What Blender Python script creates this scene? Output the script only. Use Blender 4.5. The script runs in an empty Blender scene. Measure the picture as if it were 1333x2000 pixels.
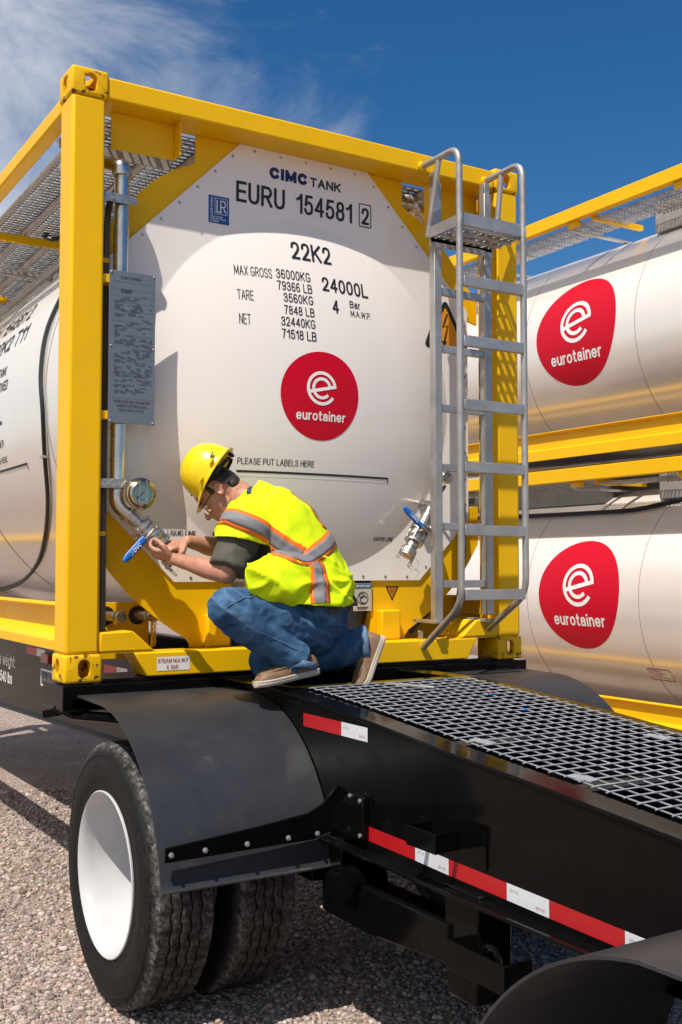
import bpy, bmesh, math, random
import numpy as np
from mathutils import Vector, Matrix, noise
from mathutils.bvhtree import BVHTree
random.seed(7); rng = np.random.default_rng(7)
R = math.radians; PI = math.pi
V = Vector

# ------------------------------------------------------------------ camera, sky, sun, exposure
# World: x = across the container end, y = along the container (away from the viewer), z = up.
# z = 0 is the underside of the container; the gravel lies at z = GZ.
GZ = -1.21
sc = bpy.context.scene
sc.render.engine = 'CYCLES'
sc.render.resolution_x, sc.render.resolution_y = 682, 1024
yaw, pitch = 0.548, 0.051
fw = V((math.sin(yaw)*math.cos(pitch), math.cos(yaw)*math.cos(pitch), math.sin(pitch)))
rt = V((math.cos(yaw), -math.sin(yaw), 0)); up = rt.cross(fw)
cam = bpy.data.cameras.new('camera'); camo = bpy.data.objects.new('camera', cam)
sc.collection.objects.link(camo); sc.camera = camo
M3 = Matrix((rt, up, -fw)).transposed()
camo.matrix_world = Matrix.Translation((-1.3407, -4.3627, 0.4789)) @ M3.to_4x4()
cam.sensor_fit = 'VERTICAL'; cam.sensor_height = 36; cam.lens = 37.92
cam.clip_start = 0.05; cam.clip_end = 2000

SUN_TO = V((-1.5, -1.0, 3.06)).normalized()          # towards the sun
elev = math.asin(SUN_TO.z); azim = math.atan2(SUN_TO.x, SUN_TO.y)
sun = bpy.data.lights.new('sun', 'SUN'); sun.energy = 4.4; sun.angle = R(0.5); sun.color = (1.0, 0.93, 0.83)
suno = bpy.data.objects.new('sun', sun); sc.collection.objects.link(suno)
suno.location = (-15, -10, 30)
suno.rotation_euler = (-SUN_TO).to_track_quat('-Z', 'Y').to_euler()

w = bpy.data.worlds.new('World'); sc.world = w; w.use_nodes = True
nt = w.node_tree; nt.nodes.clear()
def WN(t, **k):
    n = nt.nodes.new(t)
    for a, b in k.items(): setattr(n, a, b)
    return n
sky = WN('ShaderNodeTexSky', sky_type='NISHITA'); sky.sun_disc = False
sky.sun_elevation = elev; sky.sun_rotation = azim; sky.altitude = 300; sky.air_density = 0.9; sky.dust_density = 0.25; sky.ozone_density = 2.6
tc = WN('ShaderNodeTexCoord')
mp = WN('ShaderNodeMapping'); mp.inputs['Scale'].default_value = (1.0, 1.0, 1.7); mp.inputs['Location'].default_value = (0.35, 0.1, 0.2)
n1 = WN('ShaderNodeTexNoise'); n1.inputs['Scale'].default_value = 4.6; n1.inputs['Detail'].default_value = 11; n1.inputs['Roughness'].default_value = 0.64; n1.inputs['Distortion'].default_value = 0.45
# a bank of cloud fills the sky on the left of the view; wisps thin out towards the right
dt = WN('ShaderNodeVectorMath', operation='DOT_PRODUCT'); dt.inputs[1].default_value = V((-0.86, 0.22, -0.46)).normalized()
bank = WN('ShaderNodeMapRange'); bank.inputs[1].default_value = -0.62; bank.inputs[2].default_value = -0.12; bank.inputs[3].default_value = -0.24; bank.inputs[4].default_value = 0.40
ad = WN('ShaderNodeMath', operation='ADD')
cr = WN('ShaderNodeMapRange', interpolation_type='SMOOTHSTEP'); cr.inputs[1].default_value = 0.48; cr.inputs[2].default_value = 0.92
cm = WN('ShaderNodeMath', operation='MULTIPLY'); cm.inputs[1].default_value = 0.86
mx = WN('ShaderNodeMix', data_type='RGBA'); mx.inputs[7].default_value = (6.6, 6.9, 7.5, 1)
bg = WN('ShaderNodeBackground'); bg.inputs['Strength'].default_value = 0.078
wo = WN('ShaderNodeOutputWorld')
L = nt.links.new
L(tc.outputs['Generated'], mp.inputs['Vector']); L(mp.outputs[0], n1.inputs['Vector']); L(tc.outputs['Generated'], dt.inputs[0])
hs = WN('ShaderNodeHueSaturation'); hs.inputs['Saturation'].default_value = 1.34; hs.inputs['Value'].default_value = 1.0; L(sky.outputs[0], hs.inputs['Color'])
L(dt.outputs['Value'], bank.inputs[0]); L(n1.outputs[0], ad.inputs[0]); L(bank.outputs[0], ad.inputs[1]); L(ad.outputs[0], cr.inputs[0])
L(cr.outputs[0], cm.inputs[0]); L(cm.outputs[0], mx.inputs[0]); L(hs.outputs[0], mx.inputs[6]); L(mx.outputs[2], bg.inputs[0]); L(bg.outputs[0], wo.inputs[0])

sc.view_settings.view_transform = 'Standard'; sc.view_settings.look = 'None'
sc.view_settings.gamma = 1.0; sc.view_settings.use_curve_mapping = False
sc.view_settings.exposure = 0.38

# ------------------------------------------------------------------ materials
def mat(name, col, rough=0.5, metal=0.0, coat=0.0, var=0.0, vscale=6.0, bump=0.0, bscale=60.0, rvar=0.0,
        spots=None, sscale=30.0, sthr=(0.62, 0.7), stretch=(1, 1, 1), spec=0.5, attr=None):
    m = bpy.data.materials.new(name); m.use_nodes = True
    t = m.node_tree; b = t.nodes['Principled BSDF']; lk = t.links.new
    b.inputs['Roughness'].default_value = rough; b.inputs['Metallic'].default_value = metal
    b.inputs['Coat Weight'].default_value = coat; b.inputs['Coat Roughness'].default_value = 0.08
    b.inputs['Specular IOR Level'].default_value = spec
    b.inputs['Base Color'].default_value = (*col, 1)
    tcn = t.nodes.new('ShaderNodeTexCoord'); mpn = t.nodes.new('ShaderNodeMapping'); mpn.inputs['Scale'].default_value = stretch
    lk(tcn.outputs['Object'], mpn.inputs[0])
    src = None
    def nz(scale, det=5, ro=0.6):
        n = t.nodes.new('ShaderNodeTexNoise'); n.inputs['Scale'].default_value = scale; n.inputs['Detail'].default_value = det; n.inputs['Roughness'].default_value = ro
        lk(mpn.outputs[0], n.inputs['Vector']); return n
    if attr:
        a = t.nodes.new('ShaderNodeVertexColor'); a.layer_name = attr; src = a.outputs[0]
    if var:
        n = nz(vscale); r = t.nodes.new('ShaderNodeMapRange'); r.inputs[1].default_value = 0.3; r.inputs[2].default_value = 0.7
        r.inputs[3].default_value = 1-var; r.inputs[4].default_value = 1+var*0.5
        lk(n.outputs[0], r.inputs[0])
        mm = t.nodes.new('ShaderNodeMix'); mm.data_type = 'RGBA'; mm.blend_type = 'MULTIPLY'; mm.inputs[0].default_value = 1
        if src: lk(src, mm.inputs[6])
        else: mm.inputs[6].default_value = (*col, 1)
        lk(r.outputs[0], mm.inputs[7]); src = mm.outputs[2]
    if spots:
        n = nz(sscale, 6, 0.65); r = t.nodes.new('ShaderNodeMapRange'); r.interpolation_type = 'SMOOTHSTEP'
        r.inputs[1].default_value, r.inputs[2].default_value = sthr
        lk(n.outputs[0], r.inputs[0])
        mm = t.nodes.new('ShaderNodeMix'); mm.data_type = 'RGBA'
        lk(r.outputs[0], mm.inputs[0])
        if src: lk(src, mm.inputs[6])
        else: mm.inputs[6].default_value = (*col, 1)
        mm.inputs[7].default_value = (*spots, 1); src = mm.outputs[2]
    if src: lk(src, b.inputs['Base Color'])
    if rvar:
        n = nz(vscale*2.3); r = t.nodes.new('ShaderNodeMapRange'); r.inputs[1].default_value = 0.3; r.inputs[2].default_value = 0.7
        r.inputs[3].default_value = max(0.02, rough-rvar); r.inputs[4].default_value = rough+rvar
        lk(n.outputs[0], r.inputs[0]); lk(r.outputs[0], b.inputs['Roughness'])
    if bump:
        n = nz(bscale, 4); bp = t.nodes.new('ShaderNodeBump'); bp.inputs['Strength'].default_value = bump; bp.inputs['Distance'].default_value = 0.004
        lk(n.outputs[0], bp.inputs['Height']); lk(bp.outputs[0], b.inputs['Normal'])
    return m
Mt = {}
YEL = (0.83, 0.475, 0.003)
Mt['yellow'] = mat('yellow_paint', YEL, 0.42, spec=0.22, var=0.05, vscale=3, rvar=0.08, spots=(0.40, 0.19, 0.03), sscale=26, sthr=(0.715, 0.745), bump=0.02, bscale=25)
Mt['yellow_worn'] = mat('yellow_paint_worn', YEL, 0.5, spec=0.22, var=0.10, vscale=9, spots=(0.13, 0.045, 0.015), sscale=24, sthr=(0.575, 0.62), bump=0.10, bscale=40)
Mt['white'] = mat('white_tank_paint', (0.83, 0.77, 0.72), 0.26, coat=0.3, var=0.025, vscale=1.1, spots=(0.68, 0.62, 0.56), sscale=7, sthr=(0.70, 0.85))
Mt['white_gloss'] = mat('white_gloss_cladding', (0.86, 0.80, 0.745), 0.24, metal=0.30, coat=0.5, var=0.02, vscale=.8)
Mt['white_clad'] = mat('white_cladding', (0.82, 0.78, 0.73), 0.22, metal=0.35, var=0.04, vscale=1.2, coat=0.3, spots=(0.64, 0.58, 0.52), sscale=6, sthr=(0.68, 0.85))
Mt['white_paint'] = mat('white_rim_paint', (0.50, 0.505, 0.52), 0.42, var=0.08, vscale=8, spots=(0.36, 0.33, 0.29), sscale=14, sthr=(0.64, 0.8))
Mt['print_black'] = mat('black_print', (0.012, 0.012, 0.014), 0.5)
Mt['print_navy'] = mat('navy_print', (0.004, 0.012, 0.09), 0.45)
Mt['print_blue'] = mat('blue_print', (0.008, 0.075, 0.27), 0.4)
Mt['print_white'] = mat('white_print', (0.80, 0.78, 0.76), 0.45)
Mt['print_red'] = mat('red_print', (0.54, 0.0015, 0.018), 0.35, spec=0.2, var=0.03, vscale=2)
Mt['print_darkred'] = mat('dark_red_print', (0.30, 0.01, 0.03), 0.45)
Mt['print_orange'] = mat('orange_print', (0.75, 0.27, 0.005), 0.45)
Mt['seam'] = mat('seam_sealant', (0.30, 0.27, 0.24), 0.6)
Mt['label_white'] = mat('label_white', (0.80, 0.78, 0.75), 0.45, var=0.03)
Mt['steel'] = mat('stainless_steel', (0.62, 0.58, 0.53), 0.24, metal=1.0, var=0.25, vscale=14, rvar=0.10, bump=0.04, bscale=60)
Mt['cast'] = mat('cast_steel', (0.52, 0.47, 0.42), 0.34, metal=0.9, var=0.4, vscale=45, rvar=0.12, bump=0.25, bscale=90)
Mt['pipe'] = mat('polished_pipe', (0.56, 0.55, 0.53), 0.26, metal=1.0, var=0.15, vscale=10, rvar=0.06)
Mt['alu'] = mat('aluminium', (0.46, 0.445, 0.43), 0.42, metal=0.7, var=0.2, vscale=9, rvar=0.10, spots=(0.30, 0.26, 0.22), sscale=26, sthr=(0.66, 0.74))
Mt['galv'] = mat('galvanised_sheet', (0.52, 0.50, 0.48), 0.42, metal=0.6, var=0.18, vscale=10, rvar=0.1)
Mt['plate'] = mat('engraved_plate', (0.155, 0.18, 0.22), 0.45, metal=0.25, var=0.06, vscale=7)
Mt['engrave'] = mat('engraving', (0.035, 0.04, 0.05), 0.5)
Mt['fine'] = mat('fine_engraving', (0.075, 0.087, 0.11), 0.5)
Mt['black'] = mat('black_chassis_paint', (0.0035, 0.0034, 0.0036), 0.10, spec=0.12, var=0.3, vscale=5, rvar=0.05, spots=(0.016, 0.014, 0.012), sscale=9, sthr=(0.64, 0.9))
Mt['grey_chassis'] = Mt['black']
Mt['mesh_grey'] = mat('expanded_steel', (0.36, 0.37, 0.40), 0.5, metal=0.25, var=0.25, vscale=25)
Mt['fender'] = mat('black_fender', (0.025, 0.026, 0.031), 0.44, var=0.25, vscale=3, rvar=0.08, spots=(0.075, 0.072, 0.068), sscale=7, sthr=(0.60, 0.82))
Mt['rubber'] = mat('tyre_rubber', (0.011, 0.0105, 0.0105), 0.72, spec=0.3, var=0.3, vscale=12, bump=0.3, bscale=120, spots=(0.11, 0.10, 0.09), sscale=46, sthr=(0.60, 0.74))
Mt['tyre'] = mat('tyre_rubber_worn', (.01, .01, .01), 0.75, spec=0.3, attr='tone', var=1.0, vscale=75, bump=0.35, bscale=110)
Mt['rubber_dark'] = mat('black_rubber', (0.012, 0.012, 0.013), 0.5, var=0.2)
Mt['conduit'] = mat('corrugated_conduit', (0.10, 0.095, 0.09), 0.55, var=0.2)
Mt['blue_grip'] = mat('blue_vinyl', (0.006, 0.14, 0.50), 0.4, var=0.06)
Mt['tape_red'] = mat('reflective_red', (0.42, 0.008, 0.012), 0.32, var=0.08, vscale=30)
Mt['tape_white'] = mat('reflective_white', (0.62, 0.64, 0.68), 0.34, var=0.12, vscale=120)
Mt['lamp_red'] = mat('red_lens', (0.28, 0.02, 0.008), 0.25, coat=0.3)
Mt['brass'] = mat('gilt_bezel', (0.62, 0.50, 0.32), 0.18, metal=1.0, var=0.1)
Mt['dial'] = mat('dial_face', (0.62, 0.60, 0.57), 0.6, spec=0.2)
Mt['skin'] = mat('skin', (0.46, 0.215, 0.140), 0.5, var=0.24, vscale=26, bump=0.05, bscale=120)
Mt['skin'].node_tree.nodes['Principled BSDF'].inputs['Subsurface Weight'].default_value = 0.12
Mt['skin'].node_tree.nodes['Principled BSDF'].inputs['Subsurface Scale'].default_value = 0.012
Mt['hair'] = mat('dark_hair', (0.022, 0.016, 0.012), 0.55, var=0.5, vscale=60, bump=0.6, bscale=160, stretch=(1, 1, 3))
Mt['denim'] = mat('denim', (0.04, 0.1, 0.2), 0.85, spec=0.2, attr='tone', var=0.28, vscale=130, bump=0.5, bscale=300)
Mt['denim_hem'] = mat('denim_hem', (0.11, 0.19, 0.30), 0.85, var=0.45, vscale=70, bump=0.3, bscale=240)
Mt['shirt'] = mat('grey_cotton', (0.075, 0.070, 0.052), 0.85, var=0.15, vscale=14, bump=0.2, bscale=260)
Mt['vest'] = mat('fluorescent_yellow', (0.70, 0.88, 0.006), 0.7, spec=0.2, var=0.08, vscale=9, bump=0.12, bscale=320)
Mt['silver_tape'] = mat('grey_reflective_tape', (0.20, 0.20, 0.215), 0.6, spec=0.3, var=0.06, vscale=40)
Mt['orange_trim'] = mat('orange_trim', (0.85, 0.16, 0.012), 0.6)
Mt['hat'] = mat('yellow_hat_plastic', (0.82, 0.58, 0.004), 0.26, coat=0.2, var=0.03)
Mt['leather'] = mat('tan_leather', (0.205, 0.118, 0.062), 0.6, var=0.3, vscale=16, bump=0.25, bscale=110, spots=(0.14, 0.06, 0.025), sscale=9, sthr=(0.52, 0.7))
Mt['sole'] = mat('cream_sole', (0.50, 0.44, 0.36), 0.7, var=0.15, vscale=30)
Mt['lace'] = mat('lace', (0.22, 0.13, 0.07), 0.8)
Mt['glass'] = mat('clear_lens', (0.8, 0.8, 0.8), 0.05); Mt['glass'].node_tree.nodes['Principled BSDF'].inputs['Transmission Weight'].default_value = 0.95

# gravel sheet
g = bpy.data.materials.new('gravel'); g.use_nodes = True; t = g.node_tree; b = t.nodes['Principled BSDF']; lk = t.links.new
b.inputs['Roughness'].default_value = 0.9; b.inputs['Specular IOR Level'].default_value = 0.2
tcn = t.nodes.new('ShaderNodeTexCoord')
vo = t.nodes.new('ShaderNodeTexVoronoi'); vo.inputs['Scale'].default_value = 62; lk(tcn.outputs['Object'], vo.inputs['Vector'])
vr = t.nodes.new('ShaderNodeValToRGB'); vr.color_ramp.elements[0].color = (0.21, 0.15, 0.125, 1); vr.color_ramp.elements[1].color = (0.46, 0.37, 0.325, 1)
e = vr.color_ramp.elements.new(0.6); e.color = (0.35, 0.28, 0.245, 1)
sp = t.nodes.new('ShaderNodeSeparateColor'); lk(vo.outputs['Color'], sp.inputs[0]); lk(sp.outputs[0], vr.inputs[0])
nl = t.nodes.new('ShaderNodeTexNoise'); nl.inputs['Scale'].default_value = 1.3; nl.inputs['Detail'].default_value = 6; lk(tcn.outputs['Object'], nl.inputs['Vector'])
nr = t.nodes.new('ShaderNodeMapRange'); nr.inputs[1].default_value = 0.3; nr.inputs[2].default_value = 0.7; nr.inputs[3].default_value = 0.75; nr.inputs[4].default_value = 1.1; lk(nl.outputs[0], nr.inputs[0])
mm = t.nodes.new('ShaderNodeMix'); mm.data_type = 'RGBA'; mm.blend_type = 'MULTIPLY'; mm.inputs[0].default_value = 1
lk(vr.outputs[0], mm.inputs[6]); lk(nr.outputs[0], mm.inputs[7]); lk(mm.outputs[2], b.inputs['Base Color'])
bp_ = t.nodes.new('ShaderNodeBump'); bp_.inputs['Strength'].default_value = 0.9; bp_.inputs['Distance'].default_value = 0.012; bp_.invert = True
lk(vo.outputs['Distance'], bp_.inputs['Height']); lk(bp_.outputs[0], b.inputs['Normal'])
Mt['gravel'] = g
Mt['stone'] = mat('loose_stone', (0.3, 0.23, 0.2), 0.88, attr='tone', bump=0.3, bscale=150)

# ------------------------------------------------------------------ helpers
COL = sc.collection
def link_mesh(name, me, m, parent=None, smooth=35):
    o = bpy.data.objects.new(name, me); COL.objects.link(o)
    if m and not me.materials: me.materials.append(Mt[m] if isinstance(m, str) else m)
    if smooth:
        me.shade_smooth(); me.set_sharp_from_angle(angle=R(smooth))
    if parent: setpar(o, parent)
    return o
ROOTLOC = {}
def setpar(o, p):
    o.parent = p
    if p.parent is None and p.name in ROOTLOC: o.location = -V(ROOTLOC[p.name])
def thing(name, label, cat, loc, group=None):
    o = bpy.data.objects.new(name, None); COL.objects.link(o); o.location = loc
    o.empty_display_size = 0.2
    ROOTLOC[o.name] = tuple(loc)
    o['label'] = label; o['category'] = cat
    if group: o['group'] = group
    return o
def frame_of(d, hint=V((0, 0, 1))):
    d = V(d).normalized()
    if abs(d.dot(hint)) > 0.98: hint = V((1, 0, 0))
    u = hint.cross(d).normalized(); v = d.cross(u)
    return d, u, v
class MB:
    def __init__(s): s.bm = bmesh.new()
    def face(s, pts):
        try: s.bm.faces.new([s.bm.verts.new(p) for p in pts])
        except ValueError: pass
    def grid(s, rows, close=False):
        vs = [[s.bm.verts.new(p) for p in r] for r in rows]
        for a, c in zip(vs[:-1], vs[1:]):
            n = len(a)
            for i in range(n if close else n-1):
                j = (i+1) % n
                s.bm.faces.new((a[i], a[j], c[j], c[i]))
        return vs
    def box(s, x0, x1, y0, y1, z0, z1, mtx=None):
        P = [V((x, y, z)) for z in (z0, z1) for x, y in ((x0, y0), (x1, y0), (x1, y1), (x0, y1))]
        if mtx: P = [mtx @ p for p in P]
        v = [s.bm.verts.new(p) for p in P]
        for f in ((3, 2, 1, 0), (4, 5, 6, 7), (0, 1, 5, 4), (1, 2, 6, 5), (2, 3, 7, 6), (3, 0, 4, 7)): s.bm.faces.new([v[i] for i in f])
        return s
    def obox(s, c, ax, half):                      # oriented box: centre, (dir, hint), half sizes
        d, u, v = frame_of(*ax); P = []
        for sd, su, sv in ((-1,-1,-1),(1,-1,-1),(1,1,-1),(-1,1,-1),(-1,-1,1),(1,-1,1),(1,1,1),(-1,1,1)):
            P.append(s.bm.verts.new(V(c)+d*sd*half[0]+u*su*half[1]+v*sv*half[2]))
        for f in ((3,2,1,0),(4,5,6,7),(0,1,5,4),(1,2,6,5),(2,3,7,6),(3,0,4,7)): s.bm.faces.new([P[i] for i in f])
        return s
    def prism(s, pts, axis, a0, a1):
        def mk(p, a): return {'y': (p[0], a, p[1]), 'x': (a, p[0], p[1]), 'z': (p[0], p[1], a)}[axis]
        A = [s.bm.verts.new(mk(p, a0)) for p in pts]; B = [s.bm.verts.new(mk(p, a1)) for p in pts]
        n = len(pts)
        s.bm.faces.new(A); s.bm.faces.new(B[::-1])
        for i in range(n): s.bm.faces.new((A[i], B[i], B[(i+1) % n], A[(i+1) % n]))
        return s
    def tube(s, path, r, seg=10, caps=True, closed=False):
        path = [V(p) for p in path]; n = len(path); rows = []; u = None
        rr = r if hasattr(r, '__len__') else [r]*n
        for i, p in enumerate(path):
            if closed: d = path[(i+1) % n]-path[i-1]
            else: d = path[min(i+1, n-1)]-path[max(i-1, 0)]
            d.normalize()
            if u is None: _, u, v = frame_of(d)
            else:
                u = (u-d*u.dot(d)).normalized(); v = d.cross(u)
            rows.append([p+(u*math.cos(a)+v*math.sin(a))*rr[i] for a in [2*PI*k/seg for k in range(seg)]])
        if closed: rows.append(rows[0])
        vs = s.grid(rows, True)
        if caps and not closed: s.bm.faces.new(vs[0][::-1]); s.bm.faces.new(vs[-1])
        return s
    def lathe(s, prof, o, d, seg=32, hint=V((0, 0, 1)), a0=0, a1=2*PI):   # prof = [(radius, height)]
        d, u, v = frame_of(d, hint); o = V(o); full = abs(a1-a0-2*PI) < 1e-6
        K = seg if full else seg+1
        rows = [[o+d*h+(u*math.cos(a0+(a1-a0)*k/seg)+v*math.sin(a0+(a1-a0)*k/seg))*r for k in range(K)] for r, h in prof]
        vs = s.grid(rows, full)
        if full:
            for row, fl in ((vs[0], True), (vs[-1], False)):
                if prof[0 if fl else -1][0] > 1e-5: s.bm.faces.new(row[::-1] if fl else row)
        return s
    def cyl(s, p0, p1, r, seg=20):
        d = V(p1)-V(p0); return s.lathe([(r, 0), (r, d.length)], p0, d, seg)
    def ball(s, c, r, seg=20, rings=12, axes=None):
        ax = axes or (V((1, 0, 0)), V((0, 1, 0)), V((0, 0, 1))); rr = r if hasattr(r, '__len__') else (r, r, r)
        m4 = Matrix.Translation(V(c)) @ Matrix([[ax[j][i]*rr[j] for j in range(3)] for i in range(3)]).to_4x4()
        bmesh.ops.create_uvsphere(s.bm, u_segments=seg, v_segments=rings, radius=1, matrix=m4)
        return s
    def mesh(s, name):
        bmesh.ops.remove_doubles(s.bm, verts=s.bm.verts[:], dist=1e-6)
        bmesh.ops.recalc_face_normals(s.bm, faces=s.bm.faces[:])
        me = bpy.data.meshes.new(name); s.bm.to_mesh(me); s.bm.free(); return me
    def build(s, name, m, parent=None, bevel=0, smooth=35, segs=2):
        o = link_mesh(name, s.mesh(name), m, parent, smooth)
        if bevel:
            bv = o.modifiers.new('bevel', 'BEVEL'); bv.width = bevel; bv.segments = segs; bv.limit_method = 'ANGLE'; bv.angle_limit = R(40)
        return o
def tube_bend(pts, rad, n=6):                      # polyline with rounded corners
    pts = [V(p) for p in pts]; out = [pts[0]]
    for i in range(1, len(pts)-1):
        a, b, c = pts[i-1], pts[i], pts[i+1]; d1 = (a-b).normalized(); d2 = (c-b).normalized()
        k = min(rad, (a-b).length*0.49, (c-b).length*0.49)
        for j in range(n+1):
            q = j/n; out.append((b+d1*k)*(1-q)**2+b*2*q*(1-q)+(b+d2*k)*q*q)
    return out+[pts[-1]]
def smoothpath(pts, n=8):                          # Catmull-Rom
    P = [V(p) for p in pts]; P = [2*P[0]-P[1]]+P+[2*P[-1]-P[-2]]; out = []
    for i in range(1, len(P)-2):
        for k in range(n):
            q = k/n; a, b, c, d = P[i-1:i+3]
            out.append(0.5*((2*b)+(c-a)*q+(2*a-5*b+4*c-d)*q*q+(3*b-3*c+d-a)*q**3))
    return out+[P[-2]]
def evaluated(o):
    dg = bpy.context.evaluated_depsgraph_get(); dg.update()
    me = bpy.data.meshes.new_from_object(o.evaluated_get(dg), depsgraph=dg); return me
def drop(o):
    bpy.data.objects.remove(o, do_unlink=True)
def copy_tree(o, parent=None):
    c = o.copy(); COL.objects.link(c)
    if parent: c.parent = parent
    for ch in list(o.children): copy_tree(ch, c)
    return c

# ---- flat print: letters become thin geometry laid on a surface through a mapping (u, v) -> point
def _el(cx, cy, rx, ry, a0=0, a1=360, n=26, p=2.25):
    out = []
    for k in range(n+1):
        t_ = R(a0+(a1-a0)*k/n); c, s_ = math.cos(t_), math.sin(t_)
        out.append((cx+rx*math.copysign(abs(c)**(2/p), c), cy+ry*math.copysign(abs(s_)**(2/p), s_)))
    return out
def _cv(*p): return [(q.x, q.y) for q in smoothpath([(a, b, 0) for a, b in p], 5)]
def _bowl(x0, x1, y0, y1):
    xm = x0+(x1-x0)*.55; ym, ry = (y0+y1)/2, (y1-y0)/2
    return [(x0, y1)]+_el(xm, ym, x1-xm, ry, 90, -90, 14)+[(x0, y0)]
_six = _cv((.93, .86), (.75, .98), (.5, 1), (.2, .90), (.04, .62), (.01, .33), (.14, .07), (.5, 0), (.86, .07), (1, .28), (.86, .49), (.52, .55), (.2, .48), (.03, .32))
_S = _cv((.97, .76), (.80, .95), (.5, 1), (.18, .95), (.02, .76), (.15, .59), (.5, .51), (.85, .42), (1, .24), (.84, .05), (.5, 0), (.17, .05), (0, .24))
_arch = _cv((0, .42), (.2, .67), (.52, .74), (.85, .68), (1, .48), (1, .3))+[(1, 0)]
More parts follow.
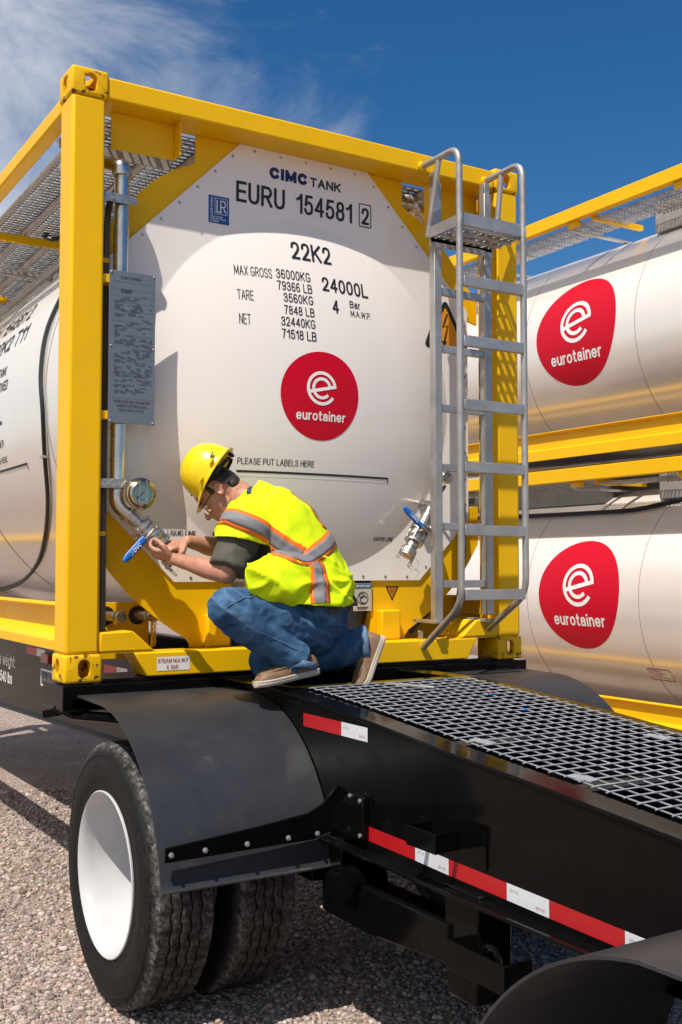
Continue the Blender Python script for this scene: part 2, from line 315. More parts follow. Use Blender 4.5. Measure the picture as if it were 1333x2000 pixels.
GL = {   # centre lines of the strokes, each glyph in a unit box: (relative width, strokes)
 'A': (.68, [[(0, 0), (.5, 1), (1, 0)], [(.19, .34), (.81, .34)]]), 'B': (.6, [[(0, 0), (0, 1)], _bowl(0, .92, .54, 1), _bowl(0, 1, 0, .54)]), 'C': (.64, [_el(.5, .5, .5, .5, 42, 318)]),
 'D': (.62, [[(0, 0), (0, 1)], _bowl(0, 1, 0, 1)]), 'E': (.54, [[(1, 1), (0, 1), (0, 0), (1, 0)], [(0, .52), (.92, .52)]]), 'F': (.5, [[(1, 1), (0, 1), (0, 0)], [(0, .52), (.9, .52)]]),
 'G': (.66, [_el(.5, .5, .5, .5, 42, 325), [(.97, .2), (.97, .46), (.55, .46)]]), 'H': (.6, [[(0, 0), (0, 1)], [(1, 0), (1, 1)], [(0, .52), (1, .52)]]), 'I': (.0, [[(.5, 0), (.5, 1)]]),
 'J': (.45, [[(1, 1), (1, .3)]+_el(.5, .3, .5, .3, 0, -180, 12)]), 'K': (.6, [[(0, 0), (0, 1)], [(1, 1), (0, .38)], [(.32, .58), (1, 0)]]), 'L': (.5, [[(0, 1), (0, 0), (1, 0)]]),
 'M': (.76, [[(0, 0), (0, 1), (.5, .12), (1, 1), (1, 0)]]), 'N': (.62, [[(0, 0), (0, 1), (1, 0), (1, 1)]]), 'O': (.68, [_el(.5, .5, .5, .5)]), 'P': (.57, [[(0, 0), (0, 1)], _bowl(0, 1, .46, 1)]),
 'Q': (.68, [_el(.5, .5, .5, .5), [(.6, .25), (1, -.03)]]), 'R': (.62, [[(0, 0), (0, 1)], _bowl(0, .95, .48, 1), [(.5, .48), (1, 0)]]), 'S': (.6, [_S]), 'T': (.58, [[(0, 1), (1, 1)], [(.5, 1), (.5, 0)]]),
 'U': (.6, [[(0, 1), (0, .34)]+_el(.5, .34, .5, .34, 180, 360, 16)+[(1, 1)]]), 'V': (.64, [[(0, 1), (.5, 0), (1, 1)]]), 'W': (.95, [[(0, 1), (.25, 0), (.5, .95), (.75, 0), (1, 1)]]), 'X': (.62, [[(0, 0), (1, 1)], [(0, 1), (1, 0)]]),
 'Y': (.62, [[(0, 1), (.5, .45), (1, 1)], [(.5, .45), (.5, 0)]]), '0': (.5, [_el(.5, .5, .5, .5)]), '1': (.30, [[(1, 0), (1, 1)], _cv((0, .74), (.55, .82), (.95, .99))]),
 '2': (.5, [_cv((.02, .72), (.13, .92), (.5, 1), (.87, .92), (.97, .72), (.84, .50), (.4, .22), (.03, 0))+[(1, 0)]]), '3': (.5, [_cv((.03, .77), (.18, .94), (.5, 1), (.83, .94), (.94, .76), (.82, .59), (.42, .53)), _cv((.42, .53), (.85, .47), (1, .27), (.85, .06), (.5, 0), (.17, .05), (0, .24))]),
 '4': (.54, [[(.76, 0), (.76, 1), (0, .28), (1, .28)]]), '5': (.5, [[(.93, 1), (.2, 1), (.07, .50)], _cv((.07, .50), (.28, .61), (.58, .64), (.9, .54), (1, .32), (.88, .08), (.5, 0), (.15, .05), (0, .22))]),
 '6': (.5, [_six]), '7': (.5, [[(0, 1)]+_cv((1, 1), (.62, .55), (.38, 0))]), '8': (.5, [_el(.5, .765, .43, .235), _el(.5, .265, .5, .265)]), '9': (.5, [[(1-x, 1-y) for x, y in _six]]),
 '.': (.0, [[(.5, 0), (.5, .001)]]), ',': (.0, [[(.5, .02), (.3, -.14)]]), ':': (.0, [[(.5, 0), (.5, .001)], [(.5, .6), (.5, .601)]]), '-': (.3, [[(0, .4), (1, .4)]]), '/': (.36, [[(0, 0), (1, 1)]]), ' ': (.14, []),
 'a': (.46, [_cv((.06, .56), (.22, .71), (.5, .74), (.82, .69), (.93, .5), (.93, .3))+[(.93, 0)], _cv((.93, .42), (.5, .41), (.12, .35), (.0, .18), (.13, .03), (.4, 0), (.75, .07), (.93, .25))]),
 'b': (.48, [[(0, 0), (0, 1)], _el(.5, .37, .5, .37)]), 'c': (.44, [_el(.5, .37, .5, .37, 45, 315)]), 'd': (.48, [[(1, 0), (1, 1)], _el(.5, .37, .5, .37)]), 'e': (.48, [[(.02, .37), (1, .37)]+_el(.5, .37, .5, .37, 0, 318)]),
 'g': (.48, [_el(.5, .37, .5, .37), [(1, .74)]+_cv((1, 0), (.85, -.2), (.5, -.25), (.1, -.18))]), 'h': (.45, [[(0, 0), (0, 1)], _arch]), 'i': (.0, [[(.5, 0), (.5, .70)], [(.5, 1.04), (.5, 1.0401)]]), 'l': (.0, [[(.5, 0), (.5, 1)]]),
 'n': (.45, [[(0, 0), (0, .74)], _arch]), 'o': (.5, [_el(.5, .37, .5, .37)]), 'r': (.24, [[(0, 0), (0, .74)], _cv((0, .42), (.3, .66), (1, .73))]), 's': (.42, [[(x, y*.74) for x, y in _S]]),
 't': (.25, [[(.35, 1)]+_cv((.35, .16), (.5, .02), (1, 0)), [(0, .73), (1, .73)]]), 'u': (.45, [[(1-x, .74-y) for x, y in _arch], [(1, .74), (1, 0)]]), 'w': (.68, [[(0, .74), (.25, 0), (.5, .7), (.75, 0), (1, .74)]])}
def text(s, u0, v0, wid, hgt, fn, m, parent, bold=0.0, shear=0.0, name='lettering'):
    tk = (.130+bold*2.4); gap = .115
    tot = sum(GL[c][0]+tk for c in s)+gap*(len(s)-1); sx = wid/(tot*hgt)
    tu = tk*hgt*min(1.0, sx); x = 0; quads = []; k = 0; tv = min(tk*hgt, tu*1.12)
    for c in s:
        w_, st = GL[c]; cw = (w_+tk)*sx*hgt
        for line in st:
            P = [(x+tu/2+a*max(0, cw-tu) if w_ else x+cw/2+(a-.5)*tu, tv/2+b*(hgt-tv)) for a, b in line]
            Q = [P[0]]
            for p in P[1:]:
                if math.hypot(p[0]-Q[-1][0], p[1]-Q[-1][1]) > tu*.02: Q.append(p)
            if len(Q) == 1 or (len(Q) == 2 and math.hypot(Q[0][0]-Q[1][0], Q[0][1]-Q[1][1]) < tu*.2):
                Q = [(Q[0][0], Q[0][1]-tv*.5), (Q[0][0], Q[0][1]+tv*.5)]; k += 1; quads.append((quad_strip(Q, tu), k)); continue
            for end in (0, -1):                              # square ends: extend free ends by half a stroke
                a, b = (Q[0], Q[1]) if end == 0 else (Q[-1], Q[-2]); l = math.hypot(a[0]-b[0], a[1]-b[1])
                if math.hypot(Q[0][0]-Q[-1][0], Q[0][1]-Q[-1][1]) > 1e-4: Q[end] = (a[0]+(a[0]-b[0])/l*tu*.48, a[1]+(a[1]-b[1])/l*tu*.48)
            # mitred ribbon; sharp corners are split into separate strokes
            runs = [[Q[0]]]
            for i in range(1, len(Q)):
                runs[-1].append(Q[i])
                if i < len(Q)-1:
                    d1 = math.atan2(Q[i][1]-Q[i-1][1], Q[i][0]-Q[i-1][0]); d2 = math.atan2(Q[i+1][1]-Q[i][1], Q[i+1][0]-Q[i][0])
                    if abs((d2-d1+PI) % (2*PI)-PI) > .6:
                        runs[-1][-1] = (Q[i][0]+math.cos(d1)*tu*.42, Q[i][1]+math.sin(d1)*tu*.42)
                        runs.append([(Q[i][0]-math.cos(d2)*tu*.42, Q[i][1]-math.sin(d2)*tu*.42)])
            for r_ in runs:
                k += 1; quads.append((quad_strip(r_, tu), k))
        x += cw+gap*sx*hgt
    mb = MB()
    for qs, k in quads:
        for q in qs:
            F = []
            for a, b in q:
                a2, b2 = u0+a+shear*b, v0+b; p = fn(a2, b2); e_ = 1e-3
                n = (fn(a2+e_, b2)-p).cross(fn(a2, b2+e_)-p).normalized(); F.append(p+n*(k % 7)*5e-5)
            mb.face(F)
    me = bpy.data.meshes.new(name); mb.bm.to_mesh(me); mb.bm.free()
    return link_mesh(name, me, m, parent, 0)
def poly_patch(polys, fn, m, parent, name='decal'):
    mb = MB()
    for p in polys: mb.face([fn(*q) for q in p])
    return mb.build(name, m, parent, smooth=0)
def quad_strip(pts, wd):                           # stroked polyline -> quads
    out = []; n = len(pts); nm = []
    for i in range(n):
        a = pts[max(0, i-1)]; b = pts[min(n-1, i+1)]; dx, dy = b[0]-a[0], b[1]-a[1]; l = math.hypot(dx, dy) or 1
        nm.append((-dy/l*wd/2, dx/l*wd/2))
    for i in range(n-1):
        out.append([(pts[i][0]+nm[i][0], pts[i][1]+nm[i][1]), (pts[i][0]-nm[i][0], pts[i][1]-nm[i][1]),
                    (pts[i+1][0]-nm[i+1][0], pts[i+1][1]-nm[i+1][1]), (pts[i+1][0]+nm[i+1][0], pts[i+1][1]+nm[i+1][1])])
    return out
def arc(cx, cy, r, a0, a1, n=28): return [(cx+r*math.cos(R(a0+(a1-a0)*k/n)), cy+r*math.sin(R(a0+(a1-a0)*k/n))) for k in range(n+1)]
def rect_grid(u0, u1, v0, v1, nu=8, nv=1):
    return [[(u0+(u1-u0)*i/nu, v0+(v1-v0)*j/nv), (u0+(u1-u0)*(i+1)/nu, v0+(v1-v0)*j/nv), (u0+(u1-u0)*(i+1)/nu, v0+(v1-v0)*(j+1)/nv), (u0+(u1-u0)*i/nu, v0+(v1-v0)*(j+1)/nv)] for i in range(nu) for j in range(nv)]
def roundel(cu, cv, rad, lift, parent):            # red roundel with a looped white e and the word below
    f1 = lambda u, v: lift(u, v, 0.0012); f2 = lambda u, v: lift(u, v, 0.0026)
    polys = []
    def br(a):
        return rad*(1+0.018*math.cos(2*(a-0.7))-0.012*math.cos(3*a+0.9))
    for i in range(64):
        a, b = 2*PI*i/64, 2*PI*(i+1)/64
        for k in range(8):
            r0, r1 = k/8, (k+1)/8
            q = [(cu+br(a)*r0*math.cos(a), cv+br(a)*r0*math.sin(a)), (cu+br(a)*r1*math.cos(a), cv+br(a)*r1*math.sin(a)),
                 (cu+br(b)*r1*math.cos(b), cv+br(b)*r1*math.sin(b)), (cu+br(b)*r0*math.cos(b), cv+br(b)*r0*math.sin(b))]
            polys.append(q[1:] if k == 0 else q)
            if k == 0: polys[-1] = [(cu, cv), q[1], q[2]]
    d = poly_patch(polys, f1, 'print_red', parent, 'roundel')
    s = rad/0.2135; ec, ez = cu+0.002*s, cv+0.034*s
    st = quad_strip(arc(ec, ez, 0.074*s, 9, 325, 40), 0.0155*s)+quad_strip(arc(ec, ez, 0.0455*s, 9, 318, 32), 0.0150*s)
    a0, a1 = (ec-0.074*s, ez-0.021*s), (ec+0.080*s, ez+0.013*s)
    st += quad_strip([(a0[0]+(a1[0]-a0[0])*k/8, a0[1]+(a1[1]-a0[1])*k/8) for k in range(9)], 0.0155*s)
    poly_patch(st, f2, 'print_white', parent, 'letter_mark')
    text('eurotainer', cu-0.135*s, cv-0.122*s, 0.270*s, 0.046*s, f2, 'print_white', parent, bold=0.022)
    return d

# ------------------------------------------------------------------ ground
me = bpy.data.meshes.new('ground'); S_ = 600
me.from_pydata([(-S_, -S_, GZ), (S_, -S_, GZ), (S_, S_, GZ), (-S_, S_, GZ)], [], [(0, 1, 2, 3)])
gr = link_mesh('ground', me, 'gravel', None, 0); gr['kind'] = 'structure'; gr['label'] = 'pinkish tan gravel yard under the trailer'
def gravel():
    N = 90000
    ph = (1+5**0.5)/2
    base = np.array([(-1, ph, 0), (1, ph, 0), (-1, -ph, 0), (1, -ph, 0), (0, -1, ph), (0, 1, ph), (0, -1, -ph), (0, 1, -ph), (ph, 0, -1), (ph, 0, 1), (-ph, 0, -1), (-ph, 0, 1)])/math.sqrt(1+ph*ph)
    fc = np.array([(0,11,5),(0,5,1),(0,1,7),(0,7,10),(0,10,11),(1,5,9),(5,11,4),(11,10,2),(10,7,6),(7,1,8),(3,9,4),(3,4,2),(3,2,6),(3,6,8),(3,8,9),(4,9,5),(2,4,11),(6,2,10),(8,6,7),(9,8,1)])
    ca = np.array((-1.34, -4.36))
    # sample polar about the viewer so that near stones are dense
    rr = 2.4*(8.6/2.4)**rng.random(N); aa = R(90)-(rng.random(N)*1.05-0.05)
    px, py = ca[0]+rr*np.cos(aa), ca[1]+rr*np.sin(aa)
    size = (0.0048+0.0085*rng.random(N)**2.2)*(1+0.35*(rr-3)/5)
    big = rng.random(N) < 0.02; size[big] *= 1.7
    sc3 = size[:, None]*(0.7+0.6*rng.random((N, 3))); sc3[:, 2] *= 0.7
    q = rng.normal(size=(N, 4)); q /= np.linalg.norm(q, axis=1)[:, None]
    W, X, Y, Z = q.T
    Rm = np.stack([1-2*(Y*Y+Z*Z), 2*(X*Y-Z*W), 2*(X*Z+Y*W), 2*(X*Y+Z*W), 1-2*(X*X+Z*Z), 2*(Y*Z-X*W), 2*(X*Z-Y*W), 2*(Y*Z+X*W), 1-2*(X*X+Y*Y)], 1).reshape(N, 3, 3)
    jit = base[None]*(0.8+0.4*rng.random((N, 12, 1)))
    P = np.einsum('nij,nkj->nki', Rm, jit)*sc3[:, None, :]
    P[:, :, 0] += px[:, None]; P[:, :, 1] += py[:, None]; P[:, :, 2] += (GZ+size*0.25)[:, None]
    vert = P.reshape(-1, 3); tri = (fc[None]+12*np.arange(N)[:, None, None]).reshape(-1)
    me = bpy.data.meshes.new('loose_gravel'); me.vertices.add(len(vert)); me.vertices.foreach_set('co', vert.astype(np.float32).ravel())
    me.loops.add(len(tri)); me.loops.foreach_set('vertex_index', tri.astype(np.int32))
    nf = len(tri)//3; me.polygons.add(nf); me.polygons.foreach_set('loop_start', np.arange(0, len(tri), 3, dtype=np.int32))
    me.update(); me.validate()
    tone = np.array((0.33, 0.265, 0.232))[None]*(0.42+0.98*rng.random((N, 1)))*(1+0.035*rng.normal(size=(N, 3)))
    pink = rng.random(N) < 0.15; tone[pink] *= (1.05, 0.9, 0.86); pale = rng.random(N) < 0.16; tone[pale] = tone[pale]*0.5+np.array((0.30, 0.27, 0.245))
    col = np.concatenate([np.clip(tone, 0.03, 0.62), np.ones((N, 1))], 1)
    at = me.color_attributes.new('tone', 'FLOAT_COLOR', 'POINT'); at.data.foreach_set('color', np.repeat(col, 12, 0).astype(np.float32).ravel())
    o = link_mesh('loose_gravel', me, 'stone', None, 0); o['kind'] = 'stuff'; o['label'] = 'loose pinkish gravel stones covering the yard'
gravel()

# ------------------------------------------------------------------ container pieces used by all three tanks
def casting_mesh():
    W, D, H = 0.162, 0.178, 0.118
    a = MB().box(0, W, 0, D, 0, H).build('cutter', None, None, bevel=0.012, segs=3)
    def stad(axis, c, hw, hh, d0, d1):
        pts = []
        rr = min(hw, hh)
        for k in range(24):
            t_ = 2*PI*k/24; pts.append((c[0]+math.cos(t_)*rr+(hw-rr)*(1 if math.cos(t_) > 0 else -1), c[1]+math.sin(t_)*rr+(hh-rr)*(1 if math.sin(t_) > 0 else -1)))
        return MB().prism(pts, axis, d0, d1)
    cuts = [MB().box(0.028, W-0.022, 0.028, D-0.022, 0.024, H-0.022).build('cutter', None), stad('y', (0.084, 0.060), 0.027, 0.040, -0.02, 0.06).build('cutter', None),
            stad('x', (0.095, 0.060), 0.027, 0.040, -0.02, 0.06).build('cutter', None), stad('z', (0.085, 0.09), 0.03, 0.05, -0.02, 0.2).build('cutter', None)]
    for c in cuts:
        b_ = a.modifiers.new('cut', 'BOOLEAN'); b_.object = c; b_.operation = 'DIFFERENCE'; b_.solver = 'EXACT'
    me = evaluated(a)
    for c in cuts+[a]: drop(c)
    me.materials.clear()
    return me
CAST = casting_mesh()
def casting(parent, fx, fy, x, y, z, m='yellow_worn', flipz=False):
    me = CAST.copy(); me.name = 'corner_casting'
    P = np.array([v.co[:] for v in me.vertices])
    if flipz: P[:, 2] = 0.118-P[:, 2]
    if fx: P[:, 0] = -P[:, 0]
    if fy: P[:, 1] = -P[:, 1]
    P += np.array((x, y, z)); me.vertices.foreach_set('co', P.astype(np.float32).ravel())
    if (bool(fx)+bool(fy)+bool(flipz)) % 2: me.flip_normals()
    return link_mesh('corner_casting', me, m, parent, 30)
def slotted_plank(name, L0, L1, W0, W1, z, fn, m, parent, slot=(0.034, 0.014), nslot=4, flange=0.035):
    # sheet with rows of slots across, folded edges; fn(l, w, z) -> point
    mb = MB(); wd = (W1-W0); pitch = 0.044
    nl = max(1, int((L1-L0)/pitch)); lw = (L1-L0)/nl
    ws = [W0]
    for k in range(nslot):
        c = W0+wd*(k+0.5)/nslot; ws += [c-slot[0]/2, c+slot[0]/2]
    ws.append(W1)
    for i in range(nl):
        a = L0+i*lw; b0, b1 = a+(lw-slot[1]*1.35)/2, a+(lw+slot[1]*1.35)/2
        mb.face([fn(a, W0, z), fn(b0, W0, z), fn(b0, W1, z), fn(a, W1, z)])
        mb.face([fn(b1, W0, z), fn(a+lw, W0, z), fn(a+lw, W1, z), fn(b1, W1, z)])
        for k in range(0, len(ws)-1, 2):
            mb.face([fn(b0, ws[k], z), fn(b1, ws[k], z), fn(b1, ws[k+1], z), fn(b0, ws[k+1], z)])
        for k in range(1, len(ws)-1, 2):               # raised lip round each slot
            for q0, q1 in ((b0, b0), (b1, b1)):
                mb.face([fn(q0, ws[k], z), fn(q0, ws[k+1], z), fn(q0, ws[k+1], z+0.006), fn(q0, ws[k], z+0.006)])
    for w_ in ((W0, W1) if flange > 0 else ()):
        mb.face([fn(L0, w_, z), fn(L1, w_, z), fn(L1, w_, z-flange), fn(L0, w_, z-flange)])
    o = mb.build(name, m, parent, smooth=20)
    so = o.modifiers.new('thick', 'SOLIDIFY'); so.thickness = 0.0025
    return o
CL = 6.058; CW = 2.438; CH = 2.591

# ------------------------------------------------------------------ the tank container in front
tank = thing('tank_container', 'large yellow framed white tank container with a ladder, carried on the black chassis', 'tank container', (CW/2, CL/2, 0), 'tank containers')
P_ = 0.163; DC = (1.22, 1.30); DR, DH = 0.86, 0.14
def S(x, z):
    r2 = ((x-DC[0])**2+(z-DC[1])**2)/DR**2
    if r2 >= 1: return P_
    k = 1-r2
    k = k*k/(2*0.03) if k < 0.03 else k-0.015         # soft rim where dome meets the flat collar
    return P_-DH*k
# corner castings (front pair, far pair), posts, rails
for fx, x in ((0, 0), (1, CW)):
    for fy, y in ((0, 0), (1, CL)):
        casting(tank, fx, fy, x, y, 0); casting(tank, fx, fy, x, y, CH-0.118, flipz=True)
for x0 in (0.006, CW-0.151):
    for y0 in (0.006, CL-0.171):
        MB().box(x0, x0+0.145, y0, y0+0.165, 0.118, CH-0.118).build('corner_post', 'yellow', tank, bevel=0.014, segs=3)
for y0 in (0.010, CL-0.200):
    MB().box(0.162, CW-0.162, y0, y0+0.190, 2.480, 2.574).build('top_end_rail', 'yellow', tank, bevel=0.008)
for s, x0 in ((1, 0.0), (-1, CW)):
    X = lambda v: x0+s*v
    a, b = sorted((X(0.006), X(0.075)))
    MB().box(a, b, 0.178, CL-0.178, 2.434, 2.509).build('top_side_rail', 'yellow', tank, bevel=0.010)
    # bottom side rail: flat top flange, set back web, sloping lower flange
    pr_ = [(X(0.030), 0.322), (X(0.115), 0.322), (X(0.115), 0.312), (X(0.088), 0.310), (X(0.088), 0.222), (X(0.012), 0.168), (X(0.012), 0.126), (X(0.022), 0.126), (X(0.024), 0.160), (X(0.078), 0.200), (X(0.076), 0.306), (X(0.030), 0.312)]
    MB().prism(pr_, 'y', 0.171, CL-0.171).build('bottom_side_rail', 'yellow', tank, bevel=0.003)
# bottom end rail with the gusset blocks beside the posts
for yy in (0.0, CL-0.15):
    MB().prism([(0.300, 0.1165), (0.358, 0.014), (2.080, 0.014), (2.138, 0.1165)], 'y', yy+0.002, yy+0.150).build('bottom_end_rail', 'yellow', tank, bevel=0.006)
for m_ in (lambda v: v, lambda v: CW-v):
    MB().prism([(m_(0.152), 0.206), (m_(0.296), 0.209), (m_(0.392), 0.1245), (m_(0.152), 0.1245)], 'y', 0.006, 0.155).build('gusset_block', 'yellow', tank, bevel=0.006)
    a, b = sorted((m_(0.163), m_(0.400)))
    MB().box(a, b, 0.010, 0.150, 0.1175, 0.1235).build('ledge_plate', 'yellow', tank)
    # ring plates that tie the tank to the frame
    tl = [(0.862, 2.4795), (0.640, 2.4795), (0.640, 2.353), (0.600, 2.325), (0.531, 2.296), (0.432, 2.225), (0.341, 2.131), (0.270, 2.045), (0.227, 1.984), (0.152, 1.93), (0.152, 1.78), (0.235, 1.80), (0.90, 2.44)]
    MB().prism([(m_(x), z) for x, z in tl], 'y', 0.1745, 0.186).build('upper_gusset_plate', 'yellow', tank, bevel=0.002)
    bl = [(0.20, 0.80), (0.152, 0.80), (0.152, 0.60), (0.212, 0.507), (0.251, 0.453), (0.336, 0.359), (0.451, 0.262), (0.554, 0.191), (0.605, 0.160), (0.626, 0.135), (0.628, 0.1165), (0.826, 0.1165), (0.826, 0.43), (0.56, 0.43)]
    MB().prism([(m_(x), z) for x, z in bl], 'y', 0.1745, 0.186).build('lower_gusset_plate', 'yellow', tank, bevel=0.002)
    a, b = sorted((m_(0.690), m_(0.806)))
    MB().box(a, b, 0.120, 0.174, 0.1175, 0.266).build('stiffener', 'yellow', tank, bevel=0.010, segs=3)
    a, b = sorted((m_(0.826), m_(0.834)))
    MB().box(a, b, 0.176, 0.60, 0.1175, 0.43).build('saddle_web', 'yellow', tank, bevel=0.002)
    MB().box(.840, CW-.840, .60, .61, .02, .44).build('shade_plate', 'conduit', tank) if m_(0) == 0 else None  # added dark plate, stands in for the shade under the tank
    # square plate with its coupling holes behind the post
    a, b = sorted((m_(0.152), m_(0.520)))
    MB().box(a, b, 0.400, 0.410, 0.060, 0.318).build('manifold_plate', 'yellow', tank, bevel=0.002)
# plate hanging from the top rail
MB().prism([(0.219, 2.4795), (0.512, 2.4795), (0.512, 2.320), (0.219, 2.312)], 'y', 0.128, 0.136).build('hanger_plate', 'yellow', tank, bevel=0.0015)
MB().box(0.512, 0.520, 0.060, 0.150, 2.322, 2.4795).build('hanger_rib', 'yellow', tank, bevel=0.0015)
MB().box(1.93, 1.94, 0.040, 0.16, 2.26, 2.4795).build('hanger_rib', 'yellow', tank, bevel=0.0015)
MB().box(2.02, 2.286, 0.166, 0.174, 2.30, 2.4795).build('hanger_plate', 'yellow', tank, bevel=0.0015)

# white end panel: flat octagon collar around the dished end
OCT = [(0.862, 2.479), (1.578, 2.479), (2.213, 1.844), (2.213, 0.730), (1.895, 0.412), (0.545, 0.412), (0.225, 0.732), (0.225, 1.842)]
def oct_edge(a):
    d = V((math.cos(a), math.sin(a))); best = 9
    for i in range(8):
        p, q = V(OCT[i]), V(OCT[(i+1) % 8]); e_ = q-p; w0 = p-V(DC)
        den = d.x*e_.y-d.y*e_.x
        if abs(den) < 1e-9: continue
        t_ = (w0.x*e_.y-w0.y*e_.x)/den; s_ = (w0.x*d.y-w0.y*d.x)/den
        if t_ > 0 and -1e-6 <= s_ <= 1+1e-6: best = min(best, t_)
    return best
angs = sorted(set([2*PI*k/120 for k in range(120)]+[math.atan2(z-DC[1], x-DC[0]) % (2*PI) for x, z in OCT]))
mb = MB(); rows = []
rads = [0.0005]+[DR*k/22 for k in range(1, 21)]+[DR*0.955, DR*0.97, DR*0.98, DR*0.988, DR*0.995, DR*1.0]
edge = [max(oct_edge(a), DR*0.2) for a in angs]
for r in rads: rows.append([(DC[0]+min(r, e_)*math.cos(a), S(DC[0]+min(r, e_)*math.cos(a), DC[1]+min(r, e_)*math.sin(a)), DC[1]+min(r, e_)*math.sin(a)) for a, e_ in zip(angs, edge)])
rows.append([(DC[0]+e_*math.cos(a), S(DC[0]+e_*math.cos(a), DC[1]+e_*math.sin(a)), DC[1]+e_*math.sin(a)) for a, e_ in zip(angs, edge)])
rows.append([(p[0], 0.1735, p[2]) for p in rows[-1]])
mb.grid(rows, True)
panel = mb.build('end_panel', 'white', tank, smooth=30)
mb = MB()
for i in range(8):
    p, q = V(OCT[i]), V(OCT[(i+1) % 8]); n = max(2, int((q-p).length/0.125))
    for k in range(n):
        c = p+(q-p)*(k+0.5)/n; c += (V(DC)-c).normalized()*0.022
        if S(*c) < P_-0.001: continue
        mb.lathe([(0.0075, 0), (0.006, 0.003), (0.001, 0.004)], (c.x, S(*c), c.y), (0, -1, 0), 8)
rv = mb.build('rivets', 'cast', panel); rv['kind'] = 'stuff'

# ---- print on the end
on = lambda x, z: V((x, S(x, z)-0.0016, z))
lift = lambda x, z, d: V((x, S(x, z)-d, z))
K = 'print_black'
TX = [('CIMC', 1.019, 2.345, .209, .057, 'print_navy', .075), ('TANK', 1.243, 2.3455, .176, .046, K, .03), ('EURU', .842, 2.200, .261, .102, K, .025), ('154581', 1.165, 2.200, .321, .100, K, .022),
      ('2', 1.541, 2.207, .046, .088, K, .03), ('22K2', 1.112, 1.953, .223, .093, K, .022), ('MAX GROSS', .810, 1.836, .187, .048, K, .012), ('36000KG', 1.018, 1.843, .183, .048, K, .012),
      ('79366 LB', 1.018, 1.785, .186, .046, K, .012), ('24000L', 1.263, 1.811, .275, .073, K, .022), ('TARE', .816, 1.716, .079, .048, K, .012), ('3560KG', 1.046, 1.728, .159, .045, K, .012),
      ('7848 LB', 1.044, 1.668, .162, .044, K, .012), ('4', 1.311, 1.705, .037, .068, K, .03), ('Bar', 1.415, 1.746, .064, .036, K, .01), ('M.A.W.P.', 1.416, 1.702, .126, .033, K, .008),
      ('NET', .818, 1.598, .056, .050, K, .012), ('32440KG', 1.025, 1.610, .182, .045, K, .012), ('71518 LB', 1.025, 1.549, .184, .046, K, .012),
      ('PLEASE PUT LABELS HERE', .813, .950, .389, .030, K, .01), ('LIQUID LINE', .510, .621, .137, .022, K, .02)]
# faint clear-film label the instructions are printed on
poly_patch(rect_grid(0.80, 1.66, 0.895, 0.99, 24, 2), lambda x, z: lift(x, z, 0.0006), mat('film', (0.815, 0.76, 0.715), 0.42), panel, 'label_film')
for s_, x, z, w_, h_, m_, bo in TX: text(s_, x, z, w_, h_, on, m_, panel, bo)
text('VAPOR LINE', 1.594, .607, .130, .022, on, K, panel, .02, shear=0.25)
poly_patch([q for a, b in (((1.529, 2.196), (1.529, 2.311)), ((1.529, 2.311), (1.598, 2.311)), ((1.598, 2.311), (1.598, 2.196)), ((1.598, 2.196), (1.529, 2.196))) for q in quad_strip([a, b], .005)], on, K, panel, 'check_digit_box')
poly_patch(rect_grid(0.812, 1.650, 0.913, 0.923, 24)+rect_grid(1.644, 1.650, 0.897, 0.913, 1), on, K, panel, 'label_line')
roundel(1.2285, 1.292, 0.2135, lift, panel)
LRs = poly_patch(rect_grid(0.701, 0.806, 2.077, 2.207, 2, 2), on, 'print_blue', panel, 'certificate_sticker')
o2 = lambda x, z: lift(x, z, 0.003)
text('CERTIFIED', 0, 0, .085, .011, lambda u, v: o2(0.722-v, 2.113+u), 'print_white', LRs, .01)
for i, s_ in enumerate(('CONTAINER', 'CERTIFICATION', 'SCHEME')): text(s_, 0.709, 2.1035-i*.0105, (.062, .078, .042)[i], .0075, o2, 'print_white', LRs, .01)
poly_patch([q for a, b in (((.733, 2.196), (.796, 2.196)), ((.796, 2.196), (.796, 2.122)), ((.796, 2.122), (.733, 2.122)), ((.733, 2.122), (.733, 2.196))) for q in quad_strip([a, b], .002)], o2, 'print_white', LRs, 'sticker_frame')
text('L', .741, 2.128, .026, .060, o2, 'print_white', LRs, -.005); text('R', .760, 2.128, .030, .060, o2, 'print_white', LRs, -.005)
# electric-shock warning triangle behind the ladder
def rtri(cx, cz, s, rr):
    pts = []
    for k in range(3):
        a = 90+120*k; px, pz = cx+(s-2*rr)*math.cos(R(a)), cz+(s-2*rr)*math.sin(R(a))
        pts += arc(px, pz, rr, a-60, a+60, 6)
    return pts
def fan_grid(poly, n=10, sub=4):
    c = (sum(p[0] for p in poly)/len(poly), sum(p[1] for p in poly)/len(poly)); P = []
    for i in range(len(poly)):
        a_, b_ = poly[i], poly[(i+1) % len(poly)]; k_ = max(1, int(math.hypot(b_[0]-a_[0], b_[1]-a_[1])/.02))
        P += [(a_[0]+(b_[0]-a_[0])*j/k_, a_[1]+(b_[1]-a_[1])*j/k_) for j in range(k_)]
    S2 = lambda p, q: (c[0]+(p[0]-c[0])*q, c[1]+(p[1]-c[1])*q); out = []
    for k in range(n):
        for i in range(len(P)):
            a_, b_ = P[i], P[(i+1) % len(P)]
            out.append([S2(a_, k/n), S2(a_, (k+1)/n), S2(b_, (k+1)/n), S2(b_, k/n)] if k else [c, S2(a_, 1/n), S2(b_, 1/n)])
    return out
wt = poly_patch(fan_grid(rtri(2.066, 1.712, 0.185, 0.018)), lambda x, z: lift(x, z, 0.0012), K, panel, 'warning_sticker')
poly_patch(fan_grid(rtri(2.066, 1.710, 0.140, 0.006)), lambda x, z: lift(x, z, 0.0022), 'print_orange', wt, 'warning_field')
